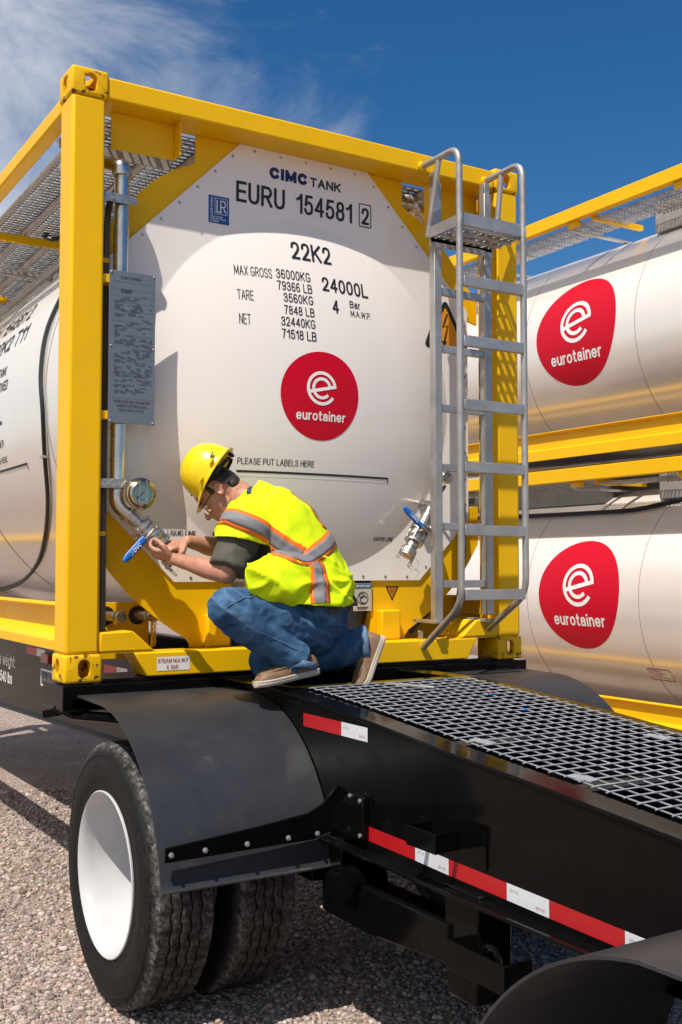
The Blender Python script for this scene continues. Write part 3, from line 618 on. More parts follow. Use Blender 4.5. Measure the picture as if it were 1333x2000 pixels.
poly_patch(quad_strip([(2.078, 1.815), (2.063, 1.778), (2.048, 1.742), (2.082, 1.752), (2.07, 1.708), (2.058, 1.665)], .010)+[[(2.040, 1.668), (2.076, 1.668), (2.056, 1.636)]], lambda x, z: lift(x, z, 0.0034), K, wt, 'lightning_bolt')
f0 = lambda d: (lambda x, z: V((x, 0.1745-d, z)))
st = poly_patch([[(1.6905, .381), (1.771, .381), (1.7305, .308)]], f0(.0012), K, tank, 'triangle_sticker')
poly_patch([[(1.703, .374), (1.758, .374), (1.7305, .3235)]], f0(.0022), 'print_orange', st, 'sticker_field')
for i in range(4): poly_patch(rect_grid(1.7305-.019+i*.005, 1.7305+.019-i*.005, .366-i*.009, .369-i*.009, 1), f0(.0034), K, st, 'sticker_line')
f0 = lambda d: (lambda x, z: V((x, 0.002-d, z)))
st = poly_patch([[(.402, .035), (.554, .035), (.554, .094), (.402, .094)]], f0(.0014), 'label_white', tank, 'steam_sticker')
text('STEAM M.A.W.P.', .406, .069, .143, .018, f0(.0026), 'print_darkred', st, .012); text('6  BAR', .447, .041, .052, .018, f0(.0026), 'print_darkred', st, .012)

# ---- tank barrel with its cladding seams, print on the side, hose
XC, ZC, RC = CW/2, 1.30, 1.13
def shell_mb(y0, y1):
    mb = MB(); pf = [(RC*0.2, 0.0), (RC*0.75, 0.0), (RC*0.93, 0.012), (RC*0.985, 0.05), (RC, 0.11), (RC, y1-y0-0.11), (RC*0.985, y1-y0-0.05), (RC*0.93, y1-y0-.012), (RC*0.2, y1-y0)]
    return mb.lathe(pf, (XC, y0, ZC), (0, 1, 0), 96)
shell = shell_mb(0.30, CL-0.25).build('tank_shell', 'white_clad', tank, smooth=40)
for y in (0.62, 2.15, 3.70, 5.25):
    MB().lathe([(RC, 0), (RC+.003, .0015), (RC+.003, .0065), (RC, .008)], (XC, y, ZC), (0, 1, 0), 96).build('cladding_seam', 'seam', shell)
def side(u, v, d=0.002):                                # print on the left flank: u runs towards the viewer, v = height
    z = v; return V((XC-math.sqrt((RC+d)**2-(z-ZC)**2), -u, z))
K2 = 'print_black'
for s_, e_, z, w_, h_, bo in (('EURU 154581 2', 1.36, 1.800, 1.05, .095, .015), ('22K2 T11', 1.22, 1.655, .70, .095, .015), ('PORTABLE TANK', 1.44, 1.500, .52, .055, .012), ('APPROVED', 1.36, 1.415, .36, .055, .012),
                              ('24000L', 1.44, 1.235, .46, .115, .02), ('4 Bar M.A.W.P.', 1.42, 1.115, .40, .04, .01), ('PUT LABELS HERE', 1.42, 1.035, .42, .03, .01)):
    text(s_, -e_-w_, z, w_, h_, side, K2, shell, bo)
poly_patch(rect_grid(-2.0, -1.075, 0.992, 1.004, 6)+rect_grid(-1.083, -1.075, .965, .992, 1), side, K2, shell, 'label_line')
hz = [(2.10, 0.60), (1.98, 0.68), (1.85, 0.70), (1.62, 0.72), (1.40, 0.68), (1.20, 0.64), (1.00, 0.72), (0.80, 0.92), (0.62, 1.35), (0.48, 1.95), (0.36, 2.9), (0.28, 4.2)]
MB().tube(smoothpath([(XC-math.sqrt(max(0.01, (RC+.014)**2-(z-ZC)**2)), y, z) for z, y in hz], 10), 0.0102, 10).build('hose', 'rubber_dark', tank)
for z, y in ((1.85, 0.70), (1.00, 0.72)):
    MB().obox((XC-math.sqrt((RC+.016)**2-(z-ZC)**2), y, z), ((1, 0, 0), V((0, 0, 1))), (.016, .022, .006)).build('hose_clip', 'alu', tank)

# ---- walkway on top: slotted planks, cross angles, hatch box
W0 = [(0.155, 0.335), (0.345, 0.525), (0.535, 0.715)]
for a, b in W0:
    slotted_plank('walkway_plank', 0.20, 5.85, a, b, 2.470, lambda l, w_, z: (w_, l, z), 'galv', tank, slot=(0.032, 0.016), nslot=4)
slotted_plank('walkway_plank', 0.20, 5.85, 1.70, 1.95, 2.470, lambda l, w_, z: (w_, l, z), 'galv', tank, slot=(0.032, 0.016), nslot=5)
slotted_plank('walkway_plank', 0.20, 5.85, 1.97, 2.28, 2.470, lambda l, w_, z: (w_, l, z), 'galv', tank, slot=(0.032, 0.016), nslot=5)
for y in (0.42, 1.98, 3.5, 5.0):
    MB().prism([(y, 2.433), (y+.05, 2.433), (y+.05, 2.427), (y+.006, 2.427), (y+.006, 2.385), (y, 2.385)], 'x', 0.075, 0.62).build('cross_angle', 'yellow' if y > 1 else 'galv', tank, bevel=0.0015)
for y in (1.2, 2.75):
    MB().box(0.33, 0.72, y, y+.035, 2.395, 2.430).build('cross_bar', 'galv', tank, bevel=0.002)
MB().box(0.725, 0.755, 0.20, 5.8, 2.36, 2.475).build('walkway_edge', 'galv', tank, bevel=0.002)
MB().tube([(0.66, 3.9, 2.39), (0.64, 2.2, 2.39)], .022, 10).build('drain_pipe', 'alu', tank)
MB().tube(smoothpath([(0.50, 1.72, 2.40), (0.44, 1.75, 2.37), (0.40, 1.80, 2.40), (0.44, 1.86, 2.43)], 6), .012, 8).build('drain_hose', 'rubber_dark', tank)
MB().cyl((0.52, 1.25, 2.41), (0.50, 1.72, 2.40), .036, 16).build('vent_pipe', 'steel', tank)
MB().box(0.80, 1.65, 2.2, 3.9, 2.38, 2.585).build('spill_box', 'galv', tank, bevel=.004)
# pipework seen through the top right opening
MB().tube(smoothpath([(1.78, 0.30, 2.40), (1.90, 0.28, 2.40), (2.02, 0.30, 2.37), (2.06, 0.42, 2.32)], 6), .040, 16).build('top_pipe', 'steel', tank)
MB().cyl((1.90, 0.27, 2.40), (1.93, 0.27, 2.40), .060, 20).build('pipe_flange', 'steel', tank)

# ---- riser pipe on the left with its brackets and elbow
MB().tube([(0.240, 0.062, 0.80), (0.246, 0.062, 2.195)], .0325, 24).build('riser_pipe', 'pipe', tank)
mb = MB().tube([(0.244, 0.070, 2.210), (0.215, 0.115, 2.235), (0.16, 0.20, 2.26), (0.10, 0.40, 2.29)], .034, 20); mb.ball((0.243, 0.066, 2.207), .0425, 24, 16, None)
mb.lathe([(.0425, 0), (.0425, -.026), (.034, -.03)], (0.243, 0.064, 2.207), (0, 0, 1), 24); mb.build('pipe_elbow', 'pipe', tank)
MB().lathe([(.030, 0), (.0445, .002), (.0445, .014), (.030, .016)], (0.246, 0.062, 2.170), (0, 0, 1), 24).build('weld_collar', 'cast', tank)
for z in (2.040, 0.812):
    mb = MB().box(0.151, 0.298, 0.018, 0.022, z, z+.036).box(0.151, 0.298, 0.0215, 0.125, z+.036, z+.040)
    br = mb.build('pipe_bracket', 'cast', tank, bevel=.001)
    for x in (.194, .277): MB().lathe([(.0085, 0), (.0085, .006), (.001, .007)], (x, .018, z+.016), (0, -1, 0), 6).build('bolt', 'cast', br)
# corrugated conduit behind the post edge
def conduit(path, r, parent, pitch=0.012):
    P = smoothpath(path, 24); L_ = [0]
    for a, b in zip(P[:-1], P[1:]): L_.append(L_[-1]+(b-a).length)
    n = int(L_[-1]/pitch)*2; pts = []; rr = []; j = 0
    for k in range(n+1):
        s_ = L_[-1]*k/n
        while j < len(P)-2 and L_[j+1] < s_: j += 1
        f = (s_-L_[j])/max(1e-9, L_[j+1]-L_[j]); pts.append(P[j].lerp(P[j+1], f)); rr.append(r if k % 2 else r*0.78)
    return MB().tube(pts, rr, 10).build('conduit', 'conduit', parent, smooth=60)
conduit([(0.196, 0.11, 0.16), (0.194, 0.11, 0.8), (0.196, 0.11, 1.5), (0.200, 0.115, 1.98), (0.245, 0.16, 2.12), (0.33, 0.26, 2.2)], .0165, tank)
conduit([(2.262, 0.10, 0.23), (2.262, 0.10, 1.0), (2.262, 0.10, 1.9)], .0165, tank)
conduit([(2.10, 0.13, 0.215), (2.135, 0.13, 0.40), (2.16, 0.14, 0.62), (2.17, 0.16, 0.8)], .018, tank)
for z in (0.62, 1.12, 1.70, 1.80): MB().box(0.151, 0.200, 0.088, 0.093, z-.008, z+.012).build('clip', 'yellow', tank, bevel=.001)

# ---- data plate
dp = MB().box(0.180, 0.387, 0.018, 0.022, 1.090, 1.745).build('data_plate', 'plate', tank, bevel=.001)
for z in (1.105, 1.69): MB().box(0.150, 0.195, 0.023, 0.060, z, z+.035).build('plate_clip', 'yellow', dp, bevel=.001)
for x in (.188, .379):
    for z in (1.098, 1.42, 1.737): MB().ball((x, .0175, z), .0045, 8, 6).build('rivet', 'alu', dp)
fp = lambda u, v: V((u, 0.0168, v))
text('CIMC', .230, 1.652, .052, .017, fp, 'engrave', dp, .05)
text('EUROTAINER', .232, 1.712, .090, .011, fp, 'engrave', dp, .01)
for i, (s_, x, w_, h_) in enumerate((('CSC SAFETY APPROVAL', .206, .150, .010), ('APPROVED FOR TRANSPORT', .202, .165, .011), ('UNDER CUSTOMS SEAL', .217, .135, .011), ('GB/C 6598 LR 0514', .228, .110, .010))):
    text(s_, x, (1.290, 1.178, 1.160, 1.142)[i], w_, h_, fp, 'engrave', dp, .01)
rows = []; r5 = random.Random(5)
for z in (1.700, 1.668, 1.640, 1.612, 1.575, 1.530, 1.508, 1.470, 1.430, 1.372, 1.306, 1.198): rows += rect_grid(.184, .383, z-.0006, z+.0006, 1)
z = 1.640
while z > 1.215:
    if not any(abs(z-q) < .007 for q in (1.65, 1.290)):
        x = .203
        while x < .365:
            wl = r5.uniform(.010, .045)
            if r5.random() < .62: rows += rect_grid(x, min(.372, x+wl), z-.0019, z+.0019, 1)
            x += wl+r5.uniform(.004, .03)
    z -= .0082
poly_patch(rows, fp, 'fine', dp, 'fine_print')

# ---- valves, gauges
def gauge(c, n, r, bez, parent, name='pressure_gauge', ang=220):
    n = V(n).normalized()
    g_ = MB().lathe([(r*.80, 0), (r*.96, .004), (r*.96, .030), (r, .032), (r, .040), (r*.86, .046), (r*.84, .040)], V(c)-n*.04, n, 40).build(name, bez, parent)
    MB().lathe([(0.0005, 0), (r*.85, 0)], V(c)-n*.002, n, 40).build('dial', 'dial', g_)
    _, u, v = frame_of(n); fn = lambda a, b: V(c)+(-u*a+v*b) + n*.0012 if False else V(c)+u*a+v*b+n*.0012
    st_ = []
    for k in range(28):
        a = R(-50+280*k/27); st_ += quad_strip([(r*.62*math.cos(a), r*.62*math.sin(a)), (r*(.76 if k % 3 else .80)*math.cos(a), r*(.76 if k % 3 else .80)*math.sin(a))], r*.035)
    st_ += quad_strip(arc(0, 0, r*.5, 200, 320, 16), r*.05)+quad_strip([(-r*.18*math.cos(R(ang)), -r*.18*math.sin(R(ang))), (r*.66*math.cos(R(ang)), r*.66*math.sin(R(ang)))], r*.09)
    poly_patch(st_, fn, 'engrave', g_, 'dial_markings')
    return g_
def valve(path, parent, scale=1.0, cap=True):
    a, b = V(path[0]), V(path[1]); d = (b-a).normalized(); s = scale; _, u, v = frame_of(d, V((0, -1, 0)))
    vv = MB().lathe([(.032*s, -.02), (.032*s, .055*s), (.045*s, .056*s), (.058*s, .062*s), (.058*s, .078*s), (.046*s, .08*s), (.046*s, .088*s), (.059*s, .09*s), (.059*s, .104*s), (.048*s, .106*s),
                     (.050*s, .118*s), (.054*s, .14*s), (.050*s, .162*s), (.046*s, .168*s), (.055*s, .17*s), (.055*s, .184*s), (.036*s, .188*s), (.036*s, .206*s)], a, d, 28).build('valve', 'cast', parent)
    for k in range(4):                                   # flange bolts
        q = R(45+90*k); c = a+(u*math.cos(q)+v*math.sin(q))*.051*s
        MB().cyl(c+d*.045*s, c+d*.185*s, .0065*s, 8).build('bolt', 'steel', vv)
    e = a+d*.206*s
    cpl = MB().lathe([(.036*s, 0), (.036*s, .010*s), (.030*s, .012*s), (.030*s, .022*s), (.044*s, .024*s), (.044*s, .060*s), (.040*s, .062*s), (.040*s, .070*s), (.030*s, .072*s), (.004, .073*s)], e, d, 28).build('coupling', 'cast', vv)
    for sg in (-1, 1):                                   # cam levers with pull rings
        c = e+d*.045*s+u*sg*.046*s
        MB().obox(c+d*.012*s, (d, v), (.030*s, .005*s, .009*s)).build('cam_lever', 'steel', vv, bevel=.001)
        rc = c+d*.055*s
        MB().tube([rc+d*.016*s*math.cos(t_)+v*.016*s*math.sin(t_) for t_ in [2*PI*k/16 for k in range(16)]], .002, 6, closed=True).build('pull_ring', 'steel', vv)
    return vv, e, d
# liquid line
MB().tube(tube_bend([(0.240, 0.062, 0.82), (0.238, 0.060, 0.745), (0.30, 0.052, 0.698)], .07), .034, 20).build('pipe_elbow', 'steel', tank)
for p, d in (((0.240, .062, .808), (0, 0, 1)), ((0.282, .055, .712), (.63, -.1, -.75))): MB().lathe([(.033, 0), (.0385, .002), (.0385, .012), (.033, .014)], p, d, 20).build('weld_collar', 'cast', tank)
lv, le, ld = valve(((0.298, 0.050, 0.700), (0.475, -0.010, 0.512)), tank, 1.0)
MB().cyl((0.325, 0.04, 0.735), (0.319, 0.0, 0.77), .012, 12).build('gauge_stem', 'steel', tank)
gauge((0.319, -0.030, 0.791), (-.05, -1, .05), .056, 'brass', tank)
MB().tube([(0.319+.062*math.cos(t_), -.012, .791+.062*math.sin(t_)) for t_ in [2*PI*k/32 for k in range(32)]], .007, 8, closed=True).build('gauge_guard', 'brass', tank)
for x in (.303, .335): MB().tube([(x, -.036, .735), (x, -.036, .847)], .0012, 6).build('guard_wire', 'steel', tank)
def handle(p0, p1, parent, word=True, flip=1):
    p0, p1 = V(p0), V(p1); d = (p1-p0).normalized(); n = V((0, -1, 0)); n = (n-d*n.dot(d)).normalized(); w_ = d.cross(n)
    MB().obox(p0-d*.028, (d, n), (.034, .003, .011)).build('handle_arm', 'steel', parent, bevel=.001)
    L_ = (p1-p0).length; mb = MB(); rows = []
    for k in range(9):
        q = k/8; e_ = .0155*(1 if 0 < k < 7 else (.9 if k == 0 else (.93 if k == 7 else .55))); rows.append([p0+d*L_*q+w_*e_*math.cos(a)*1.05+n*.0075*math.sin(a) for a in [2*PI*j/18 for j in range(18)]])
    vs = mb.grid(rows, True); mb.bm.faces.new(vs[0]); mb.bm.faces.new(vs[-1])
    h_ = mb.build('valve_handle', 'blue_grip', parent)
    if word:
        fn = lambda u, v: p0+d*(L_*.42+flip*u)-w_*flip*v+n*.0086
        text('DVC', -.020, -.0085, .044, .017, fn, 'print_white', h_, .03)
        poly_patch(quad_strip(arc(-.035*flip, 0, .008, 60, 300, 10), .0016), lambda u, v: p0+d*(L_*.42+u)+w_*v+n*.0082, 'print_white', h_, 'print_mark')
MB().cyl((0.375, 0.01, 0.612), (0.345, -0.062, 0.622), .014, 12).build('valve_stem', 'steel', tank)
handle((0.317, -0.068, 0.600), (0.222, -0.074, 0.502), tank, True, -1)
# vapour line
MB().tube(tube_bend([(1.905, 0.150, 0.80), (1.885, 0.05, 0.79), (1.852, 0.035, 0.735)], .05), .024, 16).build('pipe_elbow', 'steel', tank)
vv, ve, vd = valve(((1.846, 0.034, 0.728), (1.700, 0.015, 0.520)), tank, 0.86)
handle((1.768, -0.035, 0.678), (1.662, -0.035, 0.770), tank, True, -1)
MB().cyl((1.800, 0.03, 0.668), (1.785, -0.032, 0.664), .011, 12).build('valve_stem', 'steel', tank)
MB().obox((1.868, 0.10, 0.800), ((1, 0, 0), V((0, 0, 1))), (.045, .018, .004)).build('lock_tab', 'cast', tank, bevel=.001)
MB().tube([ve+vd*.05+V((.02, -.02, -.05))+V((.030*math.cos(t_), -.004, .030*math.sin(t_))) for t_ in [2*PI*k/28 for k in range(28)]], .0011, 5, closed=True).build('lanyard', 'steel', tank)
MB().tube(smoothpath([ve+vd*.05, ve+V((-.01, -.02, -.10)), ve+V((.03, -.02, -.13)), ve+V((.01, -.01, -.16))], 6), .0010, 5).build('lanyard', 'steel', tank)
MB().tube(tube_bend([(1.930, 0.12, 0.862), (1.975, 0.08, 0.862), (1.983, 0.06, 0.895)], .02), .008, 8).build('gauge_stem', 'conduit', tank)
gauge((1.983, 0.040, 0.934), (-.2, -1, 0), .031, 'steel', tank, ang=45)

# ---- steam couplings on the manifold plates (both sides), chain strap
for x in (.312, .462):
    q = MB().cyl((x, .398, .257), (x, .3975, .257), .043, 24).build('coupling_hole', 'rubber_dark', tank)
    MB().lathe([(.022, 0), (.022, .10), (.017, .102), (.017, .13), (.026, .132), (.026, .152), (.002, .153)], (x, .398, .257), (0.15, -1, 0), 18).build('steam_coupling', 'cast', tank)
    MB().cyl((x+.018, .27, .238), (x+.034, .262, .292), .005, 8).build('coupling_pin', 'cast', tank)
mb = MB()
for k in range(11): mb.tube([(.462+.030+(.006 if k % 2 else 0)*math.cos(t_), .255+(.0 if k % 2 else .006)*math.cos(t_), .262-k*.013+.009*math.sin(t_)) for t_ in [2*PI*j/10 for j in range(10)]], .0022, 5, closed=True)
mb.build('chain', 'yellow_worn', tank)
MB().box(.475, .487, .262, .266, .1165, .262).build('chain_strap', 'yellow_worn', tank)
# bottom outlet seen between the stiffeners: slanted document tube with a notice on it
MB().cyl((1.50, .30, .06), (1.60, .26, .46), .085, 32).build('document_tube', 'rubber_dark', tank)
no = MB().box(1.495, 1.60, .163, .167, .262, .398).build('notice', mat('notice_board', (0.52, 0.47, 0.38), 0.5), tank)
fn = lambda u, v: V((u, .1615, v))
poly_patch([[(1.497, .374), (1.598, .374), (1.598, .396), (1.497, .396)]], fn, 'print_blue', no, 'notice_band')
text('IMPORTANT', 1.503, .379, .090, .012, lambda u, v: V((u, .160, v)), 'print_white', no, .02)
poly_patch(quad_strip(arc(1.548, .325, .030, 0, 360, 20), .004)+quad_strip(arc(1.552, .318, .018, 20, 300, 14), .006)+quad_strip(arc(1.54, .338, .012, 0, 360, 10), .004)+rect_grid(1.515, 1.58, .276, .281, 1)+rect_grid(1.515, 1.57, .269, .272, 1), fn, 'engrave', no, 'notice_drawing')
# yellow saddle's shading painted as dark strips low on the right, pad lock tag
for k in range(3): MB().obox((1.98+.055*k, .33, .215+.05*k), ((.75, 0, .66), V((0, 1, 0))), (.075, .05, .007)).build('saddle_shade_strip', 'conduit', tank, bevel=.001)
MB().box(1.838, 1.864, .090, .105, .118, .158).build('padlock', 'cast', tank, bevel=.003)
MB().prism([(2.02, .125), (2.06, .125), (2.16, .214), (2.125, .214)], 'y', .156, .170).build('strap_plate', 'yellow_worn', tank, bevel=.001)

# ---- access ladder: bent front tubes, square rear rails, rungs, slotted step platform
XL, XR, YF = 1.815, 2.215, -0.288
pl = [(XL-.01, 0.012, 2.505), (XL, -.12, 2.508), (XL, YF, 2.512), (XL, YF, 2.30), (XL, YF, 0.30), (XL-.018, -.003, 0.083)]
pr2 = [(XR-.005, 0.012, 2.505), (XR, -.12, 2.508), (XR, YF, 2.512), (XR, YF, 2.30), (XR, YF, 0.345), (XR-.004, .003, 0.162)]
lad = MB().tube(tube_bend(pl, .085, 8), .0165, 16).tube(tube_bend(pr2, .085, 8), .0165, 16).build('ladder', 'alu', tank)
for x, y, z in ((XL-.01, .005, 2.505), (XR-.005, .005, 2.505)):
    MB().lathe([(.026, 0), (.020, .014), (.0, .02)], (x, y, z), (0, -1, 0), 16).build('tube_boss', 'yellow', lad)
for x, a in ((XL, 1.868), (XR, 2.190)):
    MB().box(a-.024, a+.022, -.045, .0, .215 if a < 2 else .235, 2.42).build('rear_rail', 'alu', lad, bevel=.004)
    MB().tube([(x, -.125, 2.500), (x, -.030 if a < 2 else -.07, 2.135)], .0145, 12).build('brace', 'alu', lad)
    MB().box(a-.018, a+.016, -.04, .004, 2.40, 2.478).build('rail_cleat', 'alu', lad, bevel=.002)
    MB().box(a-.03, a+.01, -.05, .15, .200, .216).build('rail_foot', 'alu', lad, bevel=.002)
def rung(x0, x1, y, z, name='rung', h=.024, dpt=.034):
    o = MB().box(x0, x1, y-dpt/2, y+dpt/2, z-h, z+h).build(name, 'alu', lad, bevel=.003)
    mb = MB(); n = int((x1-x0)/.012)
    for k in range(n):
        x = x0+(x1-x0)*(k+.5)/n; mb.box(x-.0035, x+.0035, y-dpt/2-.0006, y+dpt/2+.0006, z+h-.002, z+h+.0035)
    mb.build('tread_teeth', 'alu', o, smooth=0)
for z in (1.858, 1.566, 1.258, 0.959, 0.655, 0.347): rung(XL+.014, XR-.014, YF, z-.003)
for z in (1.868, 1.575, 1.275, 0.975, 0.680, 0.392): rung(1.892, 2.166, -.022, z, h=.017, dpt=.026)
plat = MB().box(XL+.012, XR-.012, YF-.004, YF, 2.130, 2.192).box(XL-.004, XL, YF-.02, -.045, 2.125, 2.180).box(XR, XR+.004, YF-.02, -.045, 2.125, 2.180).box(XL+.0, XR-.0, -.049, -.045, 2.085, 2.150).build('platform', 'alu', lad, bevel=.001)
for k in range(3):
    a = YF+.004+k*.079; slotted_plank('tread_plank', XL+.006, XR-.006, a, a+.077, 2.128, lambda l, w_, z: (l, w_, z), 'alu', lad, slot=(.020, .019), nslot=3, flange=.018)

# ------------------------------------------------------------------ the container chassis
ch = thing('trailer_chassis', 'black container chassis with sloping gooseneck deck, reflective tape and dual wheels', 'trailer', (CW/2, 0.5, GZ))
TOP = [(7.0, -.012), (-.45, -.012), (-.62, -.018), (-.93, -.038), (-1.30, -.068), (-1.63, -.098), (-2.05, -.130), (-2.55, -.174), (-3.30, -.240), (-4.6, -.355)]
def topz(y):
    for (a, za), (b, zb) in zip(TOP[:-1], TOP[1:]):
        if a >= y >= b: return za+(zb-za)*(a-y)/(a-b)
    return TOP[-1][1]
def on_web(d): return lambda u, v: V((.7265-d, -u, v))      # flank facing left: u runs towards the viewer
for s in (1, -1):
    X = lambda v: v if s == 1 else CW-v
    a, b = sorted((X(.7265), X(.7385)))
    web = MB().prism([(y, z-.010) for y, z in TOP]+[(-4.6, -.53), (-2.5, -.515), (0, -.500), (1.0, -.48), (1.4, -.465), (3.94, -.545), (7.0, -.62)], 'x', a, b).build('main_rail', 'black', ch, smooth=30)
    a, b = sorted((X(.720), X(.822)))
    fl = MB().prism(TOP+[(y, z-.014) for y, z in TOP[::-1]], 'x', a, b).build('top_flange', 'black', ch, bevel=.003, smooth=30)
    a, b = sorted((X(.668), X(.800)))
    MB().prism([(1.0, -.49), (0, -.511), (-2.5, -.526), (-4.6, -.541), (-4.6, -.529), (-2.5, -.514), (0, -.499), (1.0, -.478)], 'x', a, b).build('bottom_flange', 'black', ch, bevel=.002)
    a, b = sorted((X(.690), X(.770)))
    MB().prism([(1.2, -.46), (3.94, -.541), (7.0, -.62), (7.0, -.635), (3.94, -.556), (1.2, -.475)], 'x', a, b).build('rear_flange', 'black', ch, bevel=.002)
    if s == 1: WEB = web
def tape(y0, y1, z0, z1, h, m, par=None):
    u0, u1 = -y0, -y1
    o = poly_patch([[(u0, z0-h), (u1, z1-h), (u1, z1), (u0, z0)]], on_web(.0012), m, WEB, 'reflective_tape')
    if m == 'tape_white':
        l = min(.05, (u1-u0)*.2)
        text('DOT-C2', u0+l*.4, z0-h*.42, l, .007, on_web(.002), 'mesh_grey', o, .0); text('DOT-C2', u1-l*1.5, z1-h*.78, l, .007, on_web(.002), 'tape_red', o, .0)
    return o
for y0, y1, z0, z1, m_ in ((-1.162, -1.441, -.423, -.4265, 'tape_red'), (-1.442, -1.622, -.4265, -.431, 'tape_white'), (-1.623, -1.899, -.431, -.435, 'tape_red'), (-1.900, -2.079, -.435, -.438, 'tape_white'),
                           (-2.080, -2.359, -.438, -.442, 'tape_red'), (-2.360, -2.540, -.442, -.445, 'tape_white'), (-2.541, -2.82, -.445, -.449, 'tape_red')): tape(y0, y1, z0, z1, .050, m_)
tape(-.699, -.979, -.084, -.084, .050, 'tape_red'); tape(-.980, -1.156, -.084, -.084, .050, 'tape_white')
tape(3.231, 2.977, -.070, -.070, .050, 'tape_red'); tape(2.976, 2.784, -.070, -.070, .050, 'tape_white')
tape(1.615, 1.403, -.073, -.072, .050, 'tape_red'); tape(1.402, 1.234, -.072, -.071, .050, 'tape_white')
ow = on_web(.0014)
text('Tare weight:', -4.16, -.250, .64, .085, ow, 'print_white', WEB, .01); text('6,540 lbs', -4.02, -.372, .42, .080, ow, 'print_white', WEB, .01)
sg = MB().box(.720, .7262, 2.44, 2.85, -.305, -.195).build('maker_sign', 'plate', WEB, bevel=.001)
text('PRATT', -2.825, -.288, .37, .080, lambda u, v: V((.7190, -u, v)), 'engrave', sg, .05)
poly_patch([q for a, b in (((-2.845, -.301), (-2.845, -.199)), ((-2.845, -.199), (-2.445, -.199)), ((-2.445, -.199), (-2.445, -.301)), ((-2.445, -.301), (-2.845, -.301))) for q in quad_strip([a, b], .012)], lambda u, v: V((.7188, -u, v)), 'print_white', sg, 'sign_border')
lm = MB().box(.690, .726, 2.60, 2.76, -.150, -.085).build('marker_lamp', 'lamp_red', ch, bevel=.006)
MB().box(.684, .688, 2.590, 2.77, -.158, -.150).build('lamp_guard', 'black', lm)
MB().box(.72, .7262, -1.812, -1.802, -.42, -.315).build('web_joint', 'black', WEB)
# bolsters, cross members, deck under the grating
for y0, y1 in ((-.02, .27), (5.80, 6.10)):
    MB().box(-.01, CW+.01, y0, y1, -.110, -.004).box(.18, CW-.18, y0+.03, y1, -.006, .0125).build('bolster', 'black', ch, bevel=.004)
for x in (.0, CW-.162):
    MB().box(x+.03, x+.13, .03, .15, -.020, .020).build('twist_lock', 'black', ch, bevel=.006)
for y in (-.75, -1.35, -1.95, -2.55, -3.15):
    MB().box(.738, CW-.738, y-.05, y+.05, topz(y)-.16, topz(y)-.06).build('cross_member', 'black', ch, bevel=.004)
MB().prism([(-.30, -.19), (-4.5, -.47), (-4.5, -.478), (-.30, -.198)], 'x', .739, CW-.739).build('belly_plate', 'black', ch)
MB().box(.83, CW-.83, -.52, -.42, -.075, -.014).build('deck_end_bar', 'black', ch, bevel=.004)
MB().obox((1.255, -.66, -.012), ((.55, -.83, -.03), V((0, 0, 1))), (.11, .015, .004)).build('deck_clip', 'alu', ch, bevel=.001)
# welded wire grating: wires along the deck with crimped wires across
PW = .0565
ys = []; y = -.56
while y > -4.2: ys.append(y); y -= PW
xs = [.852+.0600*k for k in range(14)]
def wire(pts, r=.0025):
    return MB().tube(pts, r, 6)
grat = wire([(xs[0], yy, topz(yy)+.0040) for yy in (-.545, -.62, -.93, -1.3, -1.63, -2.05, -2.55, -3.3, -4.2)]).build('grating', 'mesh_grey', ch, smooth=60)
for x in xs[1:]:
    wire([(x, yy, topz(yy)+.0040) for yy in (-.545, -.62, -.93, -1.3, -1.63, -2.05, -2.55, -3.3, -4.2)]).build('wire', 'mesh_grey', grat, smooth=60)
for j, y in enumerate(ys):
    jx = random.uniform(-.006, .006); wire([(.831+jx, y, topz(y)+.007)]+[(x, y+random.uniform(-.001, .001), topz(y)+.0088) for x in xs]+[(1.645+jx, y, topz(y)+.007)]).build('wire', 'mesh_grey', grat, smooth=60)
for x, y in ((.895, -1.585), (.875, -2.06), (1.52, -1.75)):
    MB().obox((x, y, topz(y)+.007), ((.25, -.97, -.08), V((0, 0, 1))), (.040, .022, .0025)).build('weld_plate', 'mesh_grey', grat, bevel=.0008)
# small plastic scraps caught on the mesh
for x, y, c in ((1.46, -.93, 'tape_red'), (1.44, -.96, 'blue_grip'), (1.36, -1.25, 'blue_grip')):
    s_ = MB().obox((x, y, topz(y)+.012), ((.8, .5, .1), V((0, 0, 1))), (.014, .007, .0012)).build('plastic_scrap', c, None)
    s_['label'] = 'small %s plastic scrap caught on the deck grating%s' % ('red' if c == 'tape_red' else 'blue', '' if c == 'tape_red' else (' beside a red one' if y > -1 else ', nearest the viewer'))
    s_['category'] = 'scrap'; s_['group'] = 'plastic scraps on the grating'
# stirrup bracket on the flank
mb = MB()
for a, b in (((.727, -1.530), (.622, -1.545)), ((.622, -1.545), (.622, -1.694)), ((.622, -1.694), (.727, -1.679))):
    d = V((b[0]-a[0], b[1]-a[1], 0)); c = V(((a[0]+b[0])/2, (a[1]+b[1])/2, -.358)); mb.obox(c, (d, V((0, 0, 1))), (d.length/2+.002, .003, .030))
mb.build('stirrup_bracket', 'black', ch, bevel=.001)
mb = MB()
for a, b in (((.70, -1.790), (.600, -1.782)), ((.600, -1.782), (.600, -2.036)), ((.600, -2.036), (.70, -2.03))):
    d = V((b[0]-a[0], b[1]-a[1], 0)); c = V(((a[0]+b[0])/2, (a[1]+b[1])/2, -.648)); mb.obox(c, (d, V((0, 0, 1))), (d.length/2+.003, .004, .040))
lb = mb.build('hook_bracket', 'black', ch, bevel=.001)
MB().tube([(.64, -1.93+.035*math.cos(t_), -.63+.035*math.sin(t_)) for t_ in [2*PI*k/20 for k in range(20)]], .010, 8, closed=True).build('hook_ring', 'black', lb)
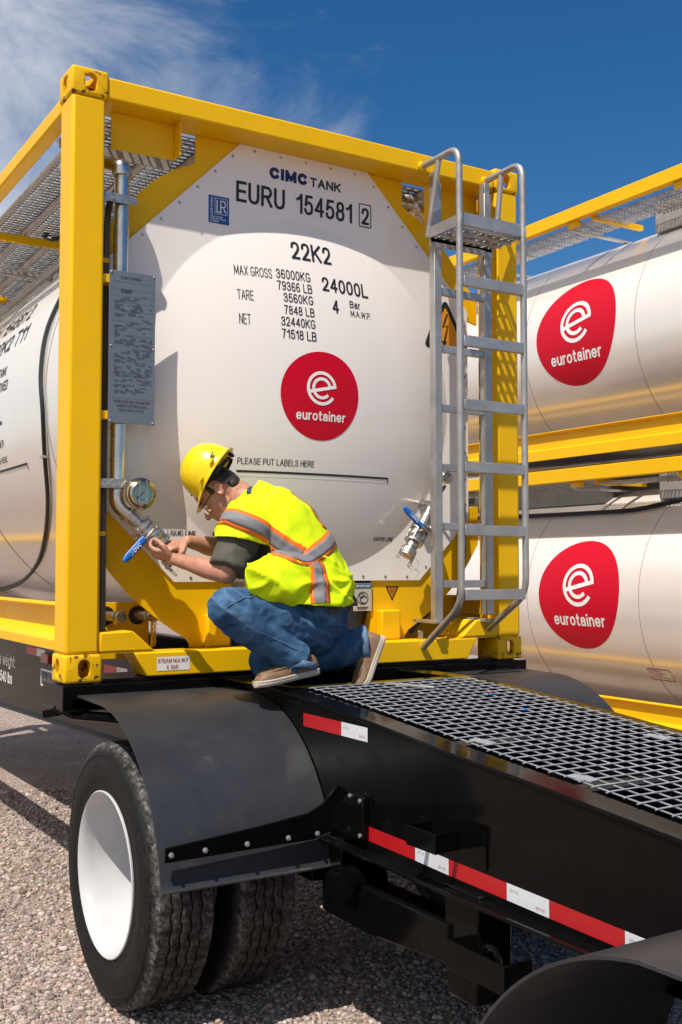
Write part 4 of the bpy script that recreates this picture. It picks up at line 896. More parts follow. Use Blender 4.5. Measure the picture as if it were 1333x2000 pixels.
# suspension: hangers, trailing arms, axles
for s in (1, -1):
    X = lambda v: v if s == 1 else CW-v
    for y0, y1, zb in ((-1.02, -.86, -.74), (-1.80, -1.62, -.83), (.40, .62, -.78)):
        a, b = sorted((X(.705), X(.835)))
        MB().prism([(y0, -.50), (y1, -.50), (y1-.02, zb), (y0+.02, zb)], 'x', a, b).build('hanger', 'black', ch, bevel=.006)
    a, b = sorted((X(.690), X(.800)))
    MB().prism([(-.90, -.62), (-1.66, -.615), (-1.66, -.735), (-1.2, -.775), (-.90, -.77)], 'x', a, b).build('equaliser_beam', 'black', ch, bevel=.008)
    MB().cyl((X(.66), -1.12, -.615), (X(.80), -1.12, -.615), .052, 20).build('pivot_bush', 'black', ch)
    a, b = sorted((X(.705), X(.785)))
    MB().prism([(.55, -.60), (-.80, -.62), (-.80, -.70), (.55, -.70)], 'x', a, b).build('spring', 'black', ch, bevel=.006)
    MB().tube([(X(.76), -1.40, -.52), (X(1.0), -1.15, -.70)], .022, 10).build('torque_rod', 'black', ch)
for y in (-.26, -3.50): MB().cyl((.45, y, -.71), (CW-.45, y, -.71), .062, 20).build('axle', 'black', ch)
# wheels
TR_ = 0.502
def tyre_mesh():
    W = .275; prof = []; zig = []
    side = [(.305, .030), (.312, .012), (.325, .006), (.345, .010), (.355, .006), (.375, .002), (.400, .000), (.425, .003), (.445, .007), (.448, .005), (.462, .010), (.464, .014), (.480, .022), (.490, .028)]
    tread = [(.496, .034)]
    ed = [.036, .076, .112, .1525, .163, .1995, .239]
    gro = [(.078, .084), (.116, .122), (.153, .159), (.191, .197)]
    x = .036; pts = [(.5000, .036)]
    for a, b in gro:
        pts += [(.5015, a-.002), (.500, a), (.487, a+.0012), (.487, b-.0012), (.500, b), (.5015, b+.002)]
    pts += [(.5000, W-.036), (.496, W-.034)]
    full = side+tread+pts+[(r, W-h) for r, h in side[::-1]]
    mb = MB(); seg = 168; rows = []
    for r, h in full:
        row = []
        for k in range(seg):
            a = 2*PI*k/seg; hh = h
            if .07 < h < .21 and r > .48: hh += .0032*(1 if (k//2) % 2 else -1)
            rr = r
            if (r > .4955 and (h < .06 or h > W-.06)) and k % 4 == 0: rr -= .004      # shoulder notches
            row.append((hh, rr*math.cos(a), rr*math.sin(a)))
        rows.append(row)
    mb.grid(rows, True)
    me = mb.mesh('tyre'); col = []
    for v in me.vertices:
        r = math.hypot(v.co.y, v.co.z); h = v.co.x; n_ = noise.noise(v.co*55)*.5+.5; n2 = noise.noise(v.co*140)*.5+.5
        sh = max(0, 1-abs(r-.494)/.020)*(1 if (h < .065 or h > .21) else .25)
        if r > .4975 and .065 <= h <= .21: sh = max(sh, .35)
        if r < .4895 and .07 < h < .21: sh = 0
        k = .007+.26*sh*max(0, n_*1.5-.35)*(.5+n2)
        if .33 < r < .48: k += .012*max(0, n2-.62)*8*n_
        col += [k, k*.97, k*.93, 1]
    at = me.color_attributes.new('tone', 'FLOAT_COLOR', 'POINT'); at.data.foreach_set('color', col)
    return me
TYRE = tyre_mesh()
def rim_mesh():
    pf = [(.300, .262), (.305, .274), (.312, .276), (.314, .268), (.300, .255), (.292, .20), (.292, .060), (.300, .030), (.313, .014), (.315, .004), (.311, .001), (.303, .006), (.292, .022), (.284, .050), (.281, .180), (.272, .220), (.245, .238), (.200, .243), (.150, .238), (.145, .215), (.085, .212), (.080, .180), (.0, .178)]
    mb = MB(); mb.lathe(pf, (0, 0, 0), (1, 0, 0), 80); return mb.mesh('wheel')
RIM = rim_mesh()
def wheel(x, y, out):                                   # out = -1: dish faces left
    me = RIM.copy(); T = TYRE.copy(); rot = random.random()*6
    for m_ in (me, T):
        M4 = Matrix.Translation((x, y, -.708)) @ Matrix.Rotation(rot, 4, 'X')
        if out > 0: M4 = M4 @ Matrix.Rotation(PI, 4, 'Z')
        m_.transform(M4)
    wh = link_mesh('wheel', me, 'white_paint', ch, 40); link_mesh('tyre', T, 'tyre', wh, 40)
    for k in range(10):
        a = 2*PI*k/10; d = -out
        MB().cyl((x+d*.236, y+.115*math.cos(a), -.708+.115*math.sin(a)), (x+d*.200, y+.115*math.cos(a), -.708+.115*math.sin(a)), .014, 6).build('wheel_nut', 'cast', wh)
    return wh
for y in (-.26, -3.50):
    wheel(.082, y, -1); wheel(.412+.275, y, 1); wheel(CW-.082, y, 1); wheel(CW-.412-.275, y, -1)
# fenders with their brackets
def fender(xa, xb, yc, zc, r, a0, a1, flat, drop_z, rev=1):
    prof = []
    if flat: prof.append((yc+rev*flat, zc+r+.004))
    n = 30
    for k in range(n+1):
        a = R(a0+(a1-a0)*k/n); prof.append((yc-rev*r*math.sin(a), zc+r*math.cos(a)))
    y_, z_ = prof[-1]
    if drop_z: prof.append((y_-rev*.012, drop_z))
    mb = MB(); mb.grid([[V((xa+(xb-xa)*j/6, y, z+.0006*math.sin(j*1.3+i*.35))) for j in range(7)] for i, (y, z) in enumerate(prof)])
    o = mb.build('fender', 'fender', ch, smooth=60)
    so = o.modifiers.new('thick', 'SOLIDIFY'); so.thickness = .007; so.offset = -1; es = o.modifiers.new('split', 'EDGE_SPLIT'); es.split_angle = R(50)
    return o
for s in (1, -1):
    X = lambda v: v if s == 1 else CW-v
    f_ = fender(X(.050), X(.722), -.290, -.70, .652, 0 , 81, .33, -.606)
    f2 = fender(X(.085), X(.722), -3.10, -.845, .645, 8, 84, .30, -.80, -1)
    for k, x in enumerate((.073, .196, .354, .516, .635)):
        MB().lathe([(.010, 0), (.010, .003), (.007, .004), (.007, .010), (.001, .011)], (X(x), -.9625, -.478), (0, -1, 0), 6).build('bolt', 'alu', f_)
    MB().prism([(X(.052), -.455), (X(.40), -.425), (X(.600), -.402), (X(.660), -.375), (X(.700), -.335), (X(.725), -.318), (X(.725), -.470), (X(.620), -.497), (X(.052), -.503)], 'y', -.962, -.950).build('fender_bracket', 'black', ch, bevel=.002)
    a, b = sorted((X(.700), X(.726)))
    mp_ = MB().prism([(-.955, -.40), (-1.07, -.322), (-1.165, -.322), (-1.165, -.470), (-.955, -.470)], 'x', a, b).build('bracket_plate', 'black', ch, bevel=.003)
    for y, z in ((-1.085, -.328), (-1.150, -.335), (-1.150, -.455)):
        MB().lathe([(.008, 0), (.008, .006), (.001, .007)], (X(.6995), y, z), (-s, 0, 0), 6).build('bolt', 'alu', mp_)
    a, b = sorted((X(.05), X(.72)))
    MB().box(a, b, -.022, .02, -.055, -.040).build('fender_strip', 'black', ch, bevel=.002)
    mb = MB().box(*sorted((X(.030), X(.16))), -.02, .10, -.10, -.058); mb.tube([(X(.0), .10, -.10), (X(.06), .03, -.13), (X(.22), -.12, -.14)], .022, 8)
    mb.build('fender_arm', 'black', ch, bevel=.002)
    MB().obox((X(.01), .13, -.125), ((.9*s, -.4, .15), V((0, 0, 1))), (.055, .018, .016)).build('arm_end', 'black', ch, bevel=.003)

# ------------------------------------------------------------------ the stacked containers behind
def rear_tank(name, label, y0, x0, z0):
    t_ = thing(name, label, 'tank container', (x0+CW/2, y0+CL/2, z0), 'tank containers')
    for fx, x in ((0, x0), (1, x0+CW)):
        for fy, y in ((0, y0), (1, y0+CL)):
            casting(t_, fx, fy, x, y, z0, 'yellow'); casting(t_, fx, fy, x, y, z0+CH-.118, 'yellow', True)
    for xa in (x0+.006, x0+CW-.151):
        for ya in (y0+.006, y0+CL-.171): MB().box(xa, xa+.145, ya, ya+.165, z0+.118, z0+CH-.118).build('corner_post', 'yellow', t_, bevel=.014)
    for ya in (y0+.01, y0+CL-.165):
        MB().box(x0+.162, x0+CW-.162, ya, ya+.15, z0+2.48, z0+2.574).build('top_end_rail', 'yellow', t_, bevel=.008); MB().box(x0+.162, x0+CW-.162, ya, ya+.15, z0+.014, z0+.116).build('bottom_end_rail', 'yellow', t_, bevel=.008)
    for s, xa in ((1, x0), (-1, x0+CW)):
        X = lambda v: xa+s*v
        a, b = sorted((X(.0), X(.085)))
        MB().box(a, b, y0+.178, y0+CL-.178, z0+2.450, z0+2.582).build('top_side_rail', 'yellow', t_, bevel=.006)
        pr_ = [(X(.030), .385), (X(.115), .385), (X(.115), .375), (X(.085), .372), (X(.085), .215), (X(.012), .205), (X(.008), .100), (X(.014), .100), (X(.018), .195), (X(.060), .205), (X(.075), .220), (X(.074), .370), (X(.030), .375)]
        MB().prism([(x, z0+z) for x, z in pr_], 'y', y0+.171, y0+CL-.171).build('bottom_side_rail', 'yellow', t_, bevel=.003)
        for ya in np.arange(y0+.9, y0+CL-.5, 1.35):
            a, b = sorted((X(.03), X(.09)))
            MB().box(a, b, ya, ya+.13, z0+2.395, z0+2.450).build('rail_cleat', 'yellow', t_, bevel=.006)
    xc, zc, Rr = x0+CW/2, z0+1.30, 1.13
    pf = [(Rr*.1, -.13), (Rr*.4, -.11), (Rr*.7, -.05), (Rr*.93, .012), (Rr*.985, .05), (Rr, .11), (Rr, CL-.55-.11), (Rr*.985, CL-.60), (Rr*.93, CL-.562), (Rr*.7, CL-.50), (Rr*.1, CL-.42)]
    sh = MB().lathe(pf, (xc, y0+.27, zc), (0, 1, 0), 120).build('tank_shell', 'white_gloss', t_, smooth=40)
    for y in (2.71, 4.245, 5.78, 1.2+.45):
        MB().lathe([(Rr, 0), (Rr+.003, .0015), (Rr+.003, .0055), (Rr, .007)], (xc, y, zc), (0, 1, 0), 120).build('cladding_seam', 'seam', sh)
    MB().lathe([(Rr+.001, 0), (Rr+.0025, .002), (Rr+.001, .004)], (xc, 2.71, zc), (0, 1, 0), 8, a0=0, a1=.1).build('seam_flaw', 'seam', sh)
    ln = Rr
    def wrap(u, v, d=.002):                              # u towards the viewer, v = arc length up the flank from mid height
        q = v/Rr; return V((xc-(Rr+d)*math.cos(q), -u, zc+(Rr+d)*math.sin(q)))
    f3 = lambda u, v, d=0: wrap(u, v, d)
    roundel(-3.51, .075 if z0 > 1 else .045, .555, lambda u, v, d: wrap(u, v, d+.001), sh)
    # top: walkway planks, cross bars, spill box, handrail strip
    for a, b in ((.086, .30), (.304, .52)):
        slotted_plank('walkway_plank', y0+.25, y0+CL-.25, x0+a, x0+b, z0+2.425, lambda l, w_, z: (w_, l, z), 'galv', t_, slot=(.030, .018), nslot=5, flange=0)
    slotted_plank('walkway_plank', y0+.25, y0+CL-.25, x0+CW-.52, x0+CW-.10, z0+2.425, lambda l, w_, z: (w_, l, z), 'galv', t_, slot=(.05, .018), nslot=5, flange=.045)
    for ya in (y0+.55, y0+2.35, y0+3.9, y0+5.3): MB().box(x0+.085, x0+CW-.085, ya, ya+.05, z0+2.375, z0+2.395).build('cross_bar', 'galv', t_, bevel=.002)
    MB().box(x0+.085, x0+.75, y0+2.05, y0+2.10, z0+2.41, z0+2.46).build('cross_bar', 'yellow', t_, bevel=.002)
    sb = MB().box(x0+.56, x0+1.7, y0+.4, y0+1.72, z0+2.26, z0+2.56).build('spill_box', 'galv', t_, bevel=.004)
    if z0 < 0:
        MB().box(x0+.60, x0+1.7, y0+2.48, y0+4.6, z0+2.26, z0+2.56).build('spill_box', 'conduit', t_, bevel=.004)
        MB().box(x0+.95, x0+1.7, y0+.35, y0+5.7, z0+2.30, z0+2.57).build('gap_shade_box', 'conduit', t_, bevel=.004)  # added dark box, blocks the view through so the gap reads as shade
    rows_ = []
    for i in range(9):
        for j in range(5): rows_ += rect_grid(-(y0+1.62)+i*.042, -(y0+1.62)+i*.042+.026, z0+2.42+j*.018, z0+2.42+j*.018+.010, 1)
    poly_patch(rows_, lambda u, v: V((x0+.5585, -u, v)), 'engrave', sb, 'vent_slots')
    return t_, sh, wrap, xc, zc
BX, BZ, BY = 6.10, -1.130, 1.15
tu, su, wu, _, _ = rear_tank('tank_container', 'upper of the two stacked yellow framed tank containers behind the ladder, against the sky', BY, BX, BZ+CH)
tl_, sl_, wl, xc_, zc_ = rear_tank('tank_container', 'lower of the two stacked yellow framed tank containers, just above the right fender', BY, BX, BZ)
q0 = -.74
poly_patch(rect_grid(-2.80, -2.54, q0-.065, q0+.065, 4, 3), lambda u, v: wl(u, v, .0015), 'label_white', sl_, 'notice_sticker')
poly_patch([q for a, b in (((-2.80, q0-.065), (-2.80, q0+.065)), ((-2.80, q0+.065), (-2.54, q0+.065)), ((-2.54, q0+.065), (-2.54, q0-.065)), ((-2.54, q0-.065), (-2.80, q0-.065))) for q in quad_strip([a, b], .010)], lambda u, v: wl(u, v, .0028), 'print_darkred', sl_, 'sticker_border')
for i, s_ in enumerate(('EMERGENCY', 'PULL CABLE', 'TO CLOSE', 'BOTTOM OUTLET')): text(s_, -2.785, q0+.034-i*.026, (.15, .17, .13, .22)[i], .016, lambda u, v: wl(u, v, .0028), 'print_darkred', sl_, .02)
# blocks the lower container stands on, hand rail hose on its crown
for x in (BX+.08, BX+CW-.08):
    for y in (BY+.09, BY+CL-.09):
        o = MB().box(x-.10, x+.10, y-.15, y+.15, GZ-.01, BZ-.001).build('timber_block', 'leather', None, bevel=.006)
        o['label'] = 'timber block under the %s corner of the lower stacked container' % (('near left', 'far left') if x < BX+1 else ('near right', 'far right'))[y > BY+1]; o['category'] = 'block'; o['group'] = 'blocks under the container stack'
mb = MB(); rows = []
for u, a in ((-5.8, 50), (-4.6, 49), (-3.6, 48.5), (-3.1, 49), (-2.75, 53), (-2.45, 58), (-2.2, 60)):
    q = R(a); rows.append((xc_-1.15*math.cos(q), -u, zc_+1.15*math.sin(q)))
MB().tube(smoothpath(rows, 6), .022, 8).build('release_cable', 'rubber_dark', tl_)

# ------------------------------------------------------------------ the worker
man = thing('person', 'worker in yellow hard hat and fluorescent vest crouching at the blue handled liquid valve', 'person', (.95, -.38, 0))
Fd = V((-.82, .57, 0)).normalized(); Ld = V((-.57, -.82, 0)).normalized(); Zd = V((0, 0, 1))
def ring_loft(mb, rings, close0=True, close1=True):
    vs = mb.grid(rings, True)
    if close0: mb.bm.faces.new(vs[0][::-1])
    if close1: mb.bm.faces.new(vs[-1])
def limb(mb, pts, rad, seg=18, n=6, capsphere=True):
    P = smoothpath(pts, n); K = len(pts); rr = []
    for i in range(len(P)):
        q = min(i/n, K-1-1e-6); j = int(q); f = q-j; f = f*f*(3-2*f); rr.append(rad[j]*(1-f)+rad[min(j+1, K-1)]*f)
    mb.tube(P, rr, seg)
    if capsphere: mb.ball(P[0], rr[0], 14, 10); mb.ball(P[-1], rr[-1], 14, 10)
def remesh(mb, name, m, parent, vox, sm=4, fac=.5):
    bmesh.ops.recalc_face_normals(mb.bm, faces=mb.bm.faces[:])
    me0 = bpy.data.meshes.new('shape'); mb.bm.to_mesh(me0); mb.bm.free()
    o = bpy.data.objects.new('shape', me0); COL.objects.link(o)
    r_ = o.modifiers.new('r', 'REMESH'); r_.mode = 'VOXEL'; r_.voxel_size = vox; r_.use_smooth_shade = True
    if sm:
        s_ = o.modifiers.new('s', 'SMOOTH'); s_.factor = fac; s_.iterations = sm
    me = evaluated(o); drop(o); me.name = name; me.materials.clear()
    return link_mesh(name, me, m, parent, 0)
def shade(o):
    o.data.shade_smooth(); return o
def displace(o, fn):
    me = o.data; N_ = [v.normal.copy() for v in me.vertices]; C_ = [v.co.copy() for v in me.vertices]
    for v, n, c in zip(me.vertices, N_, C_): v.co = c+n*fn(c, n)
    me.update()
def nz(p, s): return noise.noise(V(p)*s)
def ridge(p, s): return 1-abs(noise.noise(V(p)*s))*2

# spine frames: centre, lateral half width, depth behind, depth in front, lateral axis
def spine_frame(c, up_, lat):
    up_ = V(up_).normalized(); lat = (V(lat)-up_*V(lat).dot(up_)).normalized(); return V(c), up_, lat, lat.cross(up_)*-1
SP = [((.965, -.365, .235), (-.05, .0, 1.0), (-.57, -.82, 0), .185, .150, .150),
      ((.960, -.360, .315), (-.22, .1, 1.0), (-.57, -.82, 0), .190, .158, .165),
      ((.925, -.320, .462), (-.50, .30, 1.0), (-.57, -.82, 0), .185, .155, .150),
      ((.840, -.270, .610), (-.62, .38, .9), (-.60, -.80, -.05), .205, .152, .130),
      ((.775, -.235, .690), (-.62, .38, .8), (-.62, -.78, -.08), .210, .140, .110),
      ((.738, -.212, .738), (-.6, .38, .8), (-.62, -.78, -.08), .150, .105, .085),
      ((.700, -.190, .790), (-.6, .38, .8), (-.60, -.80, -.05), .070, .066, .062)]
def torso_rings(grow, k0, k1, n=7, seg=56, front=None, lat_grow=0):
    rings = []; S_ = []
    for j in range(k0, k1):
        for i in range(n):
            f = i/n; a, b = SP[j], SP[j+1]; g2 = f*f*(3-2*f)
            P0, P3 = SP[max(j-1, 0)], SP[min(j+2, len(SP)-1)]
            c = [0.5*(2*a[0][q]+(b[0][q]-P0[0][q])*f+(2*P0[0][q]-5*a[0][q]+4*b[0][q]-P3[0][q])*f*f+(3*a[0][q]-P0[0][q]-3*b[0][q]+P3[0][q])*f**3) for q in range(3)]
            mixv = lambda u, v: V(u).lerp(V(v), g2)
            S_.append((c, mixv(a[1], b[1]), mixv(a[2], b[2]), *(a[q]*(1-g2)+b[q]*g2 for q in (3, 4, 5)), j+f))
    b = SP[k1]; S_.append((b[0], V(b[1]), V(b[2]), b[3], b[4], b[5], k1))
    for c, u_, l_, w_, db, df, q in S_:
        c, u_, l_, fr = spine_frame(c, u_, l_)           # fr = forwards
        if fr.dot(Fd) < 0: fr = -fr
        df2 = df+(front(q) if front else 0); ring = []
        for k in range(seg):
            t_ = 2*PI*k/seg; cx, sx = math.cos(t_), math.sin(t_)
            cx = math.copysign(abs(cx)**.85, cx); sx = math.copysign(abs(sx)**.85, sx)
            ring.append(c+l_*cx*(w_+grow+(lat_grow(q) if callable(lat_grow) else lat_grow))+fr*(sx*(df2+grow) if sx > 0 else sx*(db+grow)))
        rings.append(ring)
    return rings

# joints
LSH, LEL, LWR = V((.640, -.375, .655)), V((.535, -.405, .452)), V((.405, -.175, .512))
RSH, REL, RWR = V((.775, -.055, .690)), V((.700, .010, .560)), V((.520, -.045, .590))
LHIP, LKN, LAN = V((.935, -.425, .225)), V((.495, -.500, .318)), V((.815, -.495, .092))
RHIP, RKN, RAN = V((1.000, -.275, .265)), V((.800, -.250, .078)), V((1.160, -.425, .125))
# head frame
hf = (Fd*.66-Zd*.75).normalized(); hu = (Fd*.75+Zd*.66).normalized(); hl = Ld
EAR = V((.622, -.180, .799)); HC = EAR-hl*.076+hu*.030+hf*.012
def H(f, u, l): return HC+hf*f+hu*u+hl*l

# --- body: one continuous skin surface
mb = MB()
mb.ball(H(.004, .028, 0), (.098, .077, .088), 24, 16, (hf, hl, hu))             # skull
mb.ball(H(.030, -.035, 0), (.068, .064, .070), 20, 14, (hf, hl, hu))            # face
mb.ball(H(.055, -.080, 0), (.040, .046, .034), 16, 12, (hf, hl, hu))            # jaw, chin
mb.ball(H(.082, -.098, 0), (.018, .022, .017), 12, 8, (hf, hl, hu))
mb.ball(H(.020, -.068, .035), (.050, .022, .034), 14, 10, (hf, hl, hu)); mb.ball(H(.020, -.068, -.035), (.050, .022, .034), 14, 10, (hf, hl, hu))
mb.ball(H(.094, .005, 0), (.014, .060, .014), 14, 8, (hf, hl, hu))              # brow
limb(mb, [H(.094, -.002, 0), H(.106, -.024, 0), H(.118, -.042, 0)], [.010, .012, .014], 10, 4)        # nose
mb.ball(H(.108, -.046, .010), .009, 10, 8); mb.ball(H(.108, -.046, -.010), .009, 10, 8)
mb.ball(H(.098, -.066, 0), (.010, .024, .008), 12, 8, (hf, hl, hu)); mb.ball(H(.096, -.080, 0), (.010, .022, .009), 12, 8, (hf, hl, hu))   # lips
for s in (1, -1):                                                               # ears
    mb.ball(H(-.010, -.012, .076*s), (.017, .007, .028), 12, 10, ((hf+hl*-.3*s).normalized(), hl, hu))
    for k in range(9):
        a = R(-60+30*k); mb.ball(H(-.012+.017*math.cos(a), -.010+.027*math.sin(a), .083*s), .0055, 8, 6)
limb(mb, [H(-.030, -.02, 0), H(-.052, -.085, 0), V((.715, -.200, .762)), V((.76, -.23, .70))], [.058, .056, .062, .07], 18, 5)     # neck
ring_loft(mb, torso_rings(-.022, 0, 6))
for sh, el, wr in ((LSH, LEL, LWR), (RSH, REL, RWR)):
    limb(mb, [sh, sh.lerp(el, .5), el], [.060, .050, .043], 16)
    mid = el.lerp(wr, .35)
    limb(mb, [el, mid, el.lerp(wr, .75), wr], [.042, .0435, .032, .0265], 16)
for a, b, c, r3 in ((LHIP, LKN, LAN, (.08, .058, .045)), (RHIP, RKN, RAN, (.08, .055, .045))):
    limb(mb, [a, a.lerp(b, .5), b], [r3[0], .07, r3[1]], 14); limb(mb, [b, b.lerp(c, .4), c], [r3[1], .056, r3[2]], 14)
def hand(wrist, dirf, back, thumbside, curl, spread=1.0, size=1.0):
    # dirf: towards the fingertips, back: out of the back of the hand, thumbside: towards the thumb
    d = V(dirf).normalized(); b = (V(back)-d*V(back).dot(d)).normalized(); t_ = d.cross(b)
    if t_.dot(V(thumbside)) < 0: t_ = -t_
    s = size; K = wrist+d*.088*s                                                # knuckle line
    for j in range(5):                                                          # palm
        f = j/4; c = wrist+d*(.012+.074*f)*s; mb.ball(c-b*.004*s, ((.024), (.028+.013*min(1, f*1.6))*s, .0155*s), 14, 10, (d, t_, b))
    ln = (.070, .080, .074, .058); off = (.030, .010, -.0105, -.030)
    for k in range(4):
        base = K+t_*off[k]*s-d*(.004+.006*(k == 3))*s; p = [base-d*.02*s, base]; dd = (d+t_*off[k]*1.6*spread).normalized(); cur = curl[k]; c = base
        for q, (frac, a) in enumerate(((.42, .55), (.32, 1.0), (.26, .75))):
            ang = R(cur*a); ax = t_
            dd = (Matrix.Rotation(ang, 3, ax) @ dd) if (Matrix.Rotation(ang, 3, ax) @ dd).dot(b) < dd.dot(b) else (Matrix.Rotation(-ang, 3, ax) @ dd)
            c = c+dd*ln[k]*frac*s; p.append(c.copy())
        limb(mb, p, [.0092*s, .0094*s, .0085*s, .0078*s, .0066*s], 10, 3)
    th0 = wrist+d*.022*s+t_*.024*s; th1 = th0+(d*.55+t_*.65-b*.35)*.040*s; th2 = th1+(d*.90+t_*.10-b*.45)*.032*s; th3 = th2+(d*.95-t_*.10-b*.40)*.026*s
    limb(mb, [th0, th1, th2, th3], [.015*s, .0125*s, .0105*s, .0085*s], 10, 4)
# left (near) hand: under the coupling, fingers wrapped up behind it, thumb along the near side
hand(LWR, (-.60, .50, .22), (-.35, -.35, -.85), (-.4, -.6, .6), (52, 56, 60, 62), .6, 1.0)
# right (far) hand: over the coupling, fingers down across it
hand(RWR, (-.80, .10, -.22), (-.15, -.45, .88), (-.4, -.85, -.3), (40, 42, 46, 50), .7, 1.0)
body = shade(remesh(mb, 'body', 'skin', man, .0044, 5))

# --- hair under the helmet: cap over the back and sides of the skull
mb = MB(); rows = []
for i in range(15):
    th = R(4+98*i/14); row = []
    for k in range(40):
        ph = 2*PI*k/40; fx = math.cos(ph); lx = math.sin(ph)
        lim = 1.0
        f_ = (.104 if fx < .3 else .097)*math.sin(th)*fx; l_ = .0835*math.sin(th)*lx; u_ = .094*math.cos(th)
        if fx > .25: u_ = max(u_, .012+.05*(fx-.25))                              # hairline over the forehead
        if fx > -.45 and abs(lx) > .35 and fx < .8: u_ = max(u_, .010-.03*(fx+.45)*0)
        if fx < -.2: u_ -= .040*(i/14)**2*min(1, -fx)                              # down to the nape
        row.append(H(.002+f_, .028+u_, l_)+V((nz((fx, lx, i*.3), 9), nz((lx, i*.3, fx), 9), 0))*.003)
    rows.append(row)
mb.grid(rows, True); mb.bm.faces.new([mb.bm.verts[i] for i in range(40)]) if False else None
for s in (1, -1): mb.ball(H(.020, .016, .0765*s), (.011, .005, .022), 10, 8, (hf, hl, hu))          # sideburns
mb.ball(H(-.062, -.030, 0), (.036, .060, .040), 16, 12, (hf, hl, hu))
hair = shade(mb.build('hair', 'hair', man, smooth=0))
# --- hard hat: crown, brim, ridges, ratchet strap
af = (Fd*.50-Zd*.87).normalized(); au = (Fd*.87+Zd*.50).normalized(); HB = V((.640, -.113, .853))+au*.036+V((0, 0, .010))
def A_(f, u, l): return HB+af*f+au*u+hl*l
mb = MB(); rows = []
nk = 64
for i in range(17):
    q = i/16
    row = []
    for k in range(nk):
        ph = 2*PI*k/nk; c, s_ = math.cos(ph), math.sin(ph)
        th = q*PI/2; rad = math.sin(th)**.92; hgt = .142*math.cos(th)**.95 if q < 1 else 0
        fl, lw = (.128, .108)
        ridge_ = .007*math.exp(-(s_*rad*.108/.012)**2)*math.sin(PI*min(1, q*1.1))*(1 if q < .85 else .4)+.004*math.exp(-((abs(s_*rad*.108)-.034)/.009)**2)*math.sin(PI*min(1, q))
        row.append(A_(fl*rad*c, hgt+ridge_, lw*rad*s_))
    rows.append(row)
for gro, dz in ((.004, -.006), (.010, -.010), (.016, -.012), (.014, -.016), (.004, -.013)):          # rolled brim, longer at the peak
    row = []
    for k in range(nk):
        ph = 2*PI*k/nk; c, s_ = math.cos(ph), math.sin(ph); pk = max(0, c)**3
        row.append(A_((.128+gro*(1+2.4*pk))*c, dz-.016*pk*(gro/.016), (.108+gro*.6)*s_))
    rows.append(row)
rows.append([A_(.118*math.cos(2*PI*k/nk), -.004, .098*math.sin(2*PI*k/nk)) for k in range(nk)])
rows.append([A_(.090*math.cos(2*PI*k/nk), .085, .078*math.sin(2*PI*k/nk)) for k in range(nk)])
vs = mb.grid(rows, True); mb.bm.faces.new(vs[-1])
hat = shade(mb.build('hard_hat', 'hat', man, smooth=0)); hat.data.set_sharp_from_angle(angle=R(60))
mb = MB(); mb.obox(A_(-.045, .012, .1085), (af, hl), (.014, .003, .010)); mb.obox(A_(.045, .012, .1085), (af, hl), (.016, .003, .008))
mb.build('accessory_slot', 'hat', hat, bevel=.002)
sl_ = MB().obox(A_(-.072, .028, .0985), (af, hl), (.012, .0015, .007)).build('hat_sticker', 'print_blue', hat, bevel=.0005)
mb = MB()
arcp = [A_(-.098*math.cos(R(a)), -.022-.010*math.cos(R(a)), .088*math.sin(R(a))) for a in range(-95, 96, 10)]
rows = [[p-au*.008, p+au*.008, p+au*.008-af*.003, p-au*.008-af*.003] for p in arcp]; mb.grid(rows, True)
mb.ball(A_(-.112, -.026, 0), (.010, .022, .016), 14, 10, (af, hl, au)); 
mb.build('ratchet_strap', 'rubber_dark', hat)
# --- safety glasses
gl = MB()
for s in (1, -1): gl.tube([H(.100, -.006, .058*s), H(.06, -.002, .074*s), H(-.005, .004, .080*s)], .0022, 6)
for s in (1, -1): gl.tube([H(.108-.03*(t_**2), -.022+.018*math.sin(b), s*(.004+.056*t_)) for t_, b in [((1-math.cos(a))/2 if True else 0, 2*a) for a in [PI*k/12 for k in range(13)]]], .0014, 6)
glo = gl.build('safety_glasses', 'rubber_dark', man)
mb = MB()
for s in (1, -1): mb.grid([[H(.112-.034*(k/6)**2, -.006-.034*j/4, s*(.004+.058*k/6)) for k in range(7)] for j in range(5)])
mb.build('lens', 'glass', glo)

# --- t-shirt with sleeves
mb = MB()
ring_loft(mb, torso_rings(-.004, 1, 5))
limb(mb, [LSH+V((.045, .045, .01)), LSH, LSH.lerp(LEL, .38), LSH.lerp(LEL, .93)], [.086, .090, .082, .082], 22, 6, False); mb.ball(LSH+V((.02, .02, 0)), .084, 16, 12)
limb(mb, [RSH+V((.0, -.045, .01)), RSH, RSH.lerp(REL, .4), RSH.lerp(REL, .80)], [.082, .080, .072, .070], 22, 6, False)
shirt = remesh(mb, 'shirt', 'shirt', man, .0075, 4)
def fold_s(c, n):
    d = (c-LSH).length
    return .0045*ridge(c+V((0, 0, .3)), 17)*(1 if d < .25 else .4)+.003*nz(c, 30)
displace(shirt, fold_s); shade(shirt)
tail = MB(); rows = []
for q, gw in ((0.0, .014), (.35, .022), (.7, .024), (.9, .022)):
    c, u_, l_, fr = spine_frame(V(SP[0][0]).lerp(V(SP[1][0]), .45+.55*(1-q))+V((.004, -.002, 0)), SP[1][1], SP[1][2])
    fr = fr if fr.dot(Fd) > 0 else -fr
    rows.append([c+l_*math.cos(R(a))*(.188+gw)+fr*math.sin(R(a))*(.168+gw)+V((0, 0, .006*math.sin(a*.11))) for a in range(175, 336, 8)])
tail.grid(rows)
tl2 = shade(tail.build('shirt_tail', 'shirt', shirt, smooth=0)); so = tl2.modifiers.new('thick', 'SOLIDIFY'); so.thickness = .004

